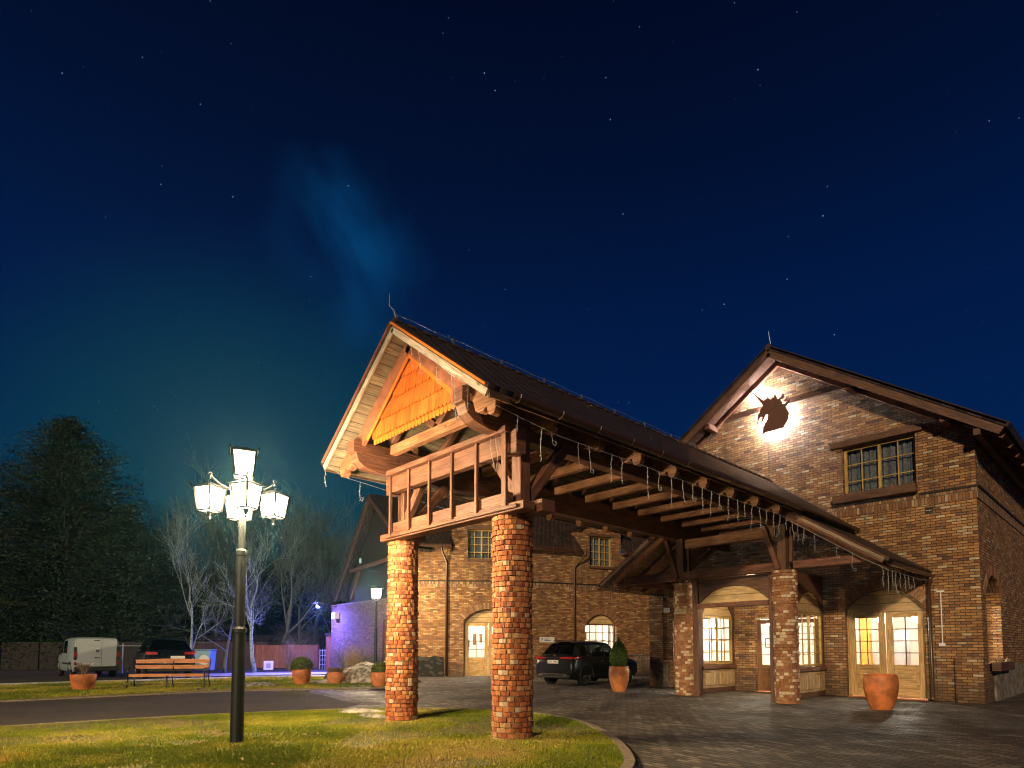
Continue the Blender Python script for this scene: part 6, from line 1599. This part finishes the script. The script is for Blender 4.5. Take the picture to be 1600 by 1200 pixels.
# ================================================================== ICICLE LIGHT STRINGS
def icicles(label, main, drops, seed=1, sag=.03):
    rg = random.Random(seed); o = thing('icicle_lights', label, 'light string', tuple(main[0]))
    m = MB(); pts = []
    P = [Vector(p) for p in main]
    for a, b in zip(P, P[1:]):
        n = max(2, int((b - a).length / .5))
        for k in range(n): q = k / n; pts.append(a.lerp(b, q) - Vector((0, 0, sag * abs(math.sin(q * n * math.pi)) + sag * .6 * rg.random())))
    pts.append(P[-1]); m.tube(pts, .0042, 5); m.build('main_wire', 'light_cable', o)
    total = sum((b - a).length for a, b in zip(P, P[1:]))
    for (s0, L) in drops:
        acc = 0
        for a, b in zip(P, P[1:]):
            l = (b - a).length
            if acc + l >= s0: p = a.lerp(b, (s0 - acc) / l); break
            acc += l
        d = MB(); pp = [p.copy()]; n = max(3, int(L / .07)); x = p.copy()
        for k in range(n): x = x + Vector((rg.gauss(0, .009), rg.gauss(0, .009), -L / n)); pp.append(x.copy())
        if rg.random() < .35: pp += [x + Vector((.03, .03, -.01)), x + Vector((.045, .03, .03)), x + Vector((.02, .01, .05))]
        d.tube(pp, .0036, 5)
        for q in pp[1::1]:
            a = rg.uniform(0, 6.283); d.tube([q, q + Vector((.022 * math.cos(a), .022 * math.sin(a), -.012))], [.0038, .0055], 5)
        d.build('light_strand', 'light_cable', o)
    return o
xr = -5.93
dr_ = [(.45, .22), (.95, .48), (1.15, .2), (1.75, .4), (2.0, .42), (2.6, .45), (2.85, .42), (3.6, .55), (3.95, .33), (4.35, .55), (4.75, .4), (5.1, .32), (5.45, .5), (5.8, .5), (6.15, .3), (6.5, .5), (6.9, .45), (7.25, .3), (7.6, .55), (7.95, .45), (8.3, .32), (8.65, .55), (9.0, .45), (9.35, .3), (9.7, .5), (10.05, .5), (10.4, .35), (10.75, .5), (11.1, .35)]
icicles('long string of unlit icicle lights hanging from the right canopy eaves', [(-5.98, 5.3, 4.66), (-6.0, 6.6, 4.55), (-6.0, 8.0, 4.55), (-6.0, 11.0, 4.52), (-6.0, 16.4, 4.52)], dr_, 3)
xl = -10.42
dl_ = [(.02, .4), (.75, .35), (1.95, .6), (3.3, .45), (4.5, .3), (5.4, .4), (6.3, .5), (7.0, .4), (7.7, .5), (8.4, .42), (9.1, .35), (9.8, .45), (10.5, .4), (11.2, .35)]
icicles('string of unlit icicle lights hanging from the left canopy eaves', [(xl - .04, 5.08, 4.78), (xl, 5.5, 4.62), (xl, 6.4, 4.52), (xl, 8.5, 4.36), (xl, 10.7, 4.24), (xl, 16.4, 4.2)], dl_, 4, sag=.05)
icicles('short tangled string of icicle lights on the front verge of the canopy', [(-7.75, 5.04, 6.12), (-7.2, 5.03, 5.74), (-6.6, 5.03, 5.22), (-6.1, 5.03, 4.86)], [(.2, .35), (.45, .4), (1.1, .3), (1.5, .5), (1.62, .6), (1.95, .35)], 5, sag=.05)
icicles('icicle lights hanging from the right skirt roof above the glazed door', [(-6.1, 15.3, 4.5), (-4.6, 15.3, 3.45), (-4.1, 15.4, 3.15), (-4.05, 17.0, 3.12), (-4.05, 18.6, 3.12)], [(.3, .4), (.6, .45), (1.2, .3), (1.6, .4), (2.3, .45), (2.45, .5), (2.7, .35), (2.95, .5), (3.2, .35), (3.5, .4), (3.8, .3), (4.2, .35)], 6)
icicles('icicle lights hanging along the left skirt roof edge', [(-10.1, 15.3, 4.55), (-12.1, 15.3, 3.25), (-12.2, 18.6, 3.2)], [(.4, .35), (.9, .3), (1.3, .4), (1.8, .45), (2.3, .3), (2.9, .5), (3.4, .4), (3.9, .5), (4.5, .4), (5.0, .45), (5.5, .35)], 7)

# ================================================================== NIGHT AIR
hz = MB(); hz.box(-110, 40, -60, 110, -1.4, 24)
hm = bpy.data.materials.new('haze_air'); hm.use_nodes = True; ht = NT(hm.node_tree); ht.n.remove(ht.n['Principled BSDF'])
pv_ = ht.new('ShaderNodeVolumePrincipled'); pv_.inputs['Density'].default_value = .00045; pv_.inputs['Color'].default_value = (.34, .86, .88, 1); pv_.inputs['Anisotropy'].default_value = .85
ht.l.new(pv_.outputs[0], ht.n['Material Output'].inputs['Volume'])
M['haze_air'] = hm
haze = hz.build('haze', 'haze_air'); haze['kind'] = 'stuff'
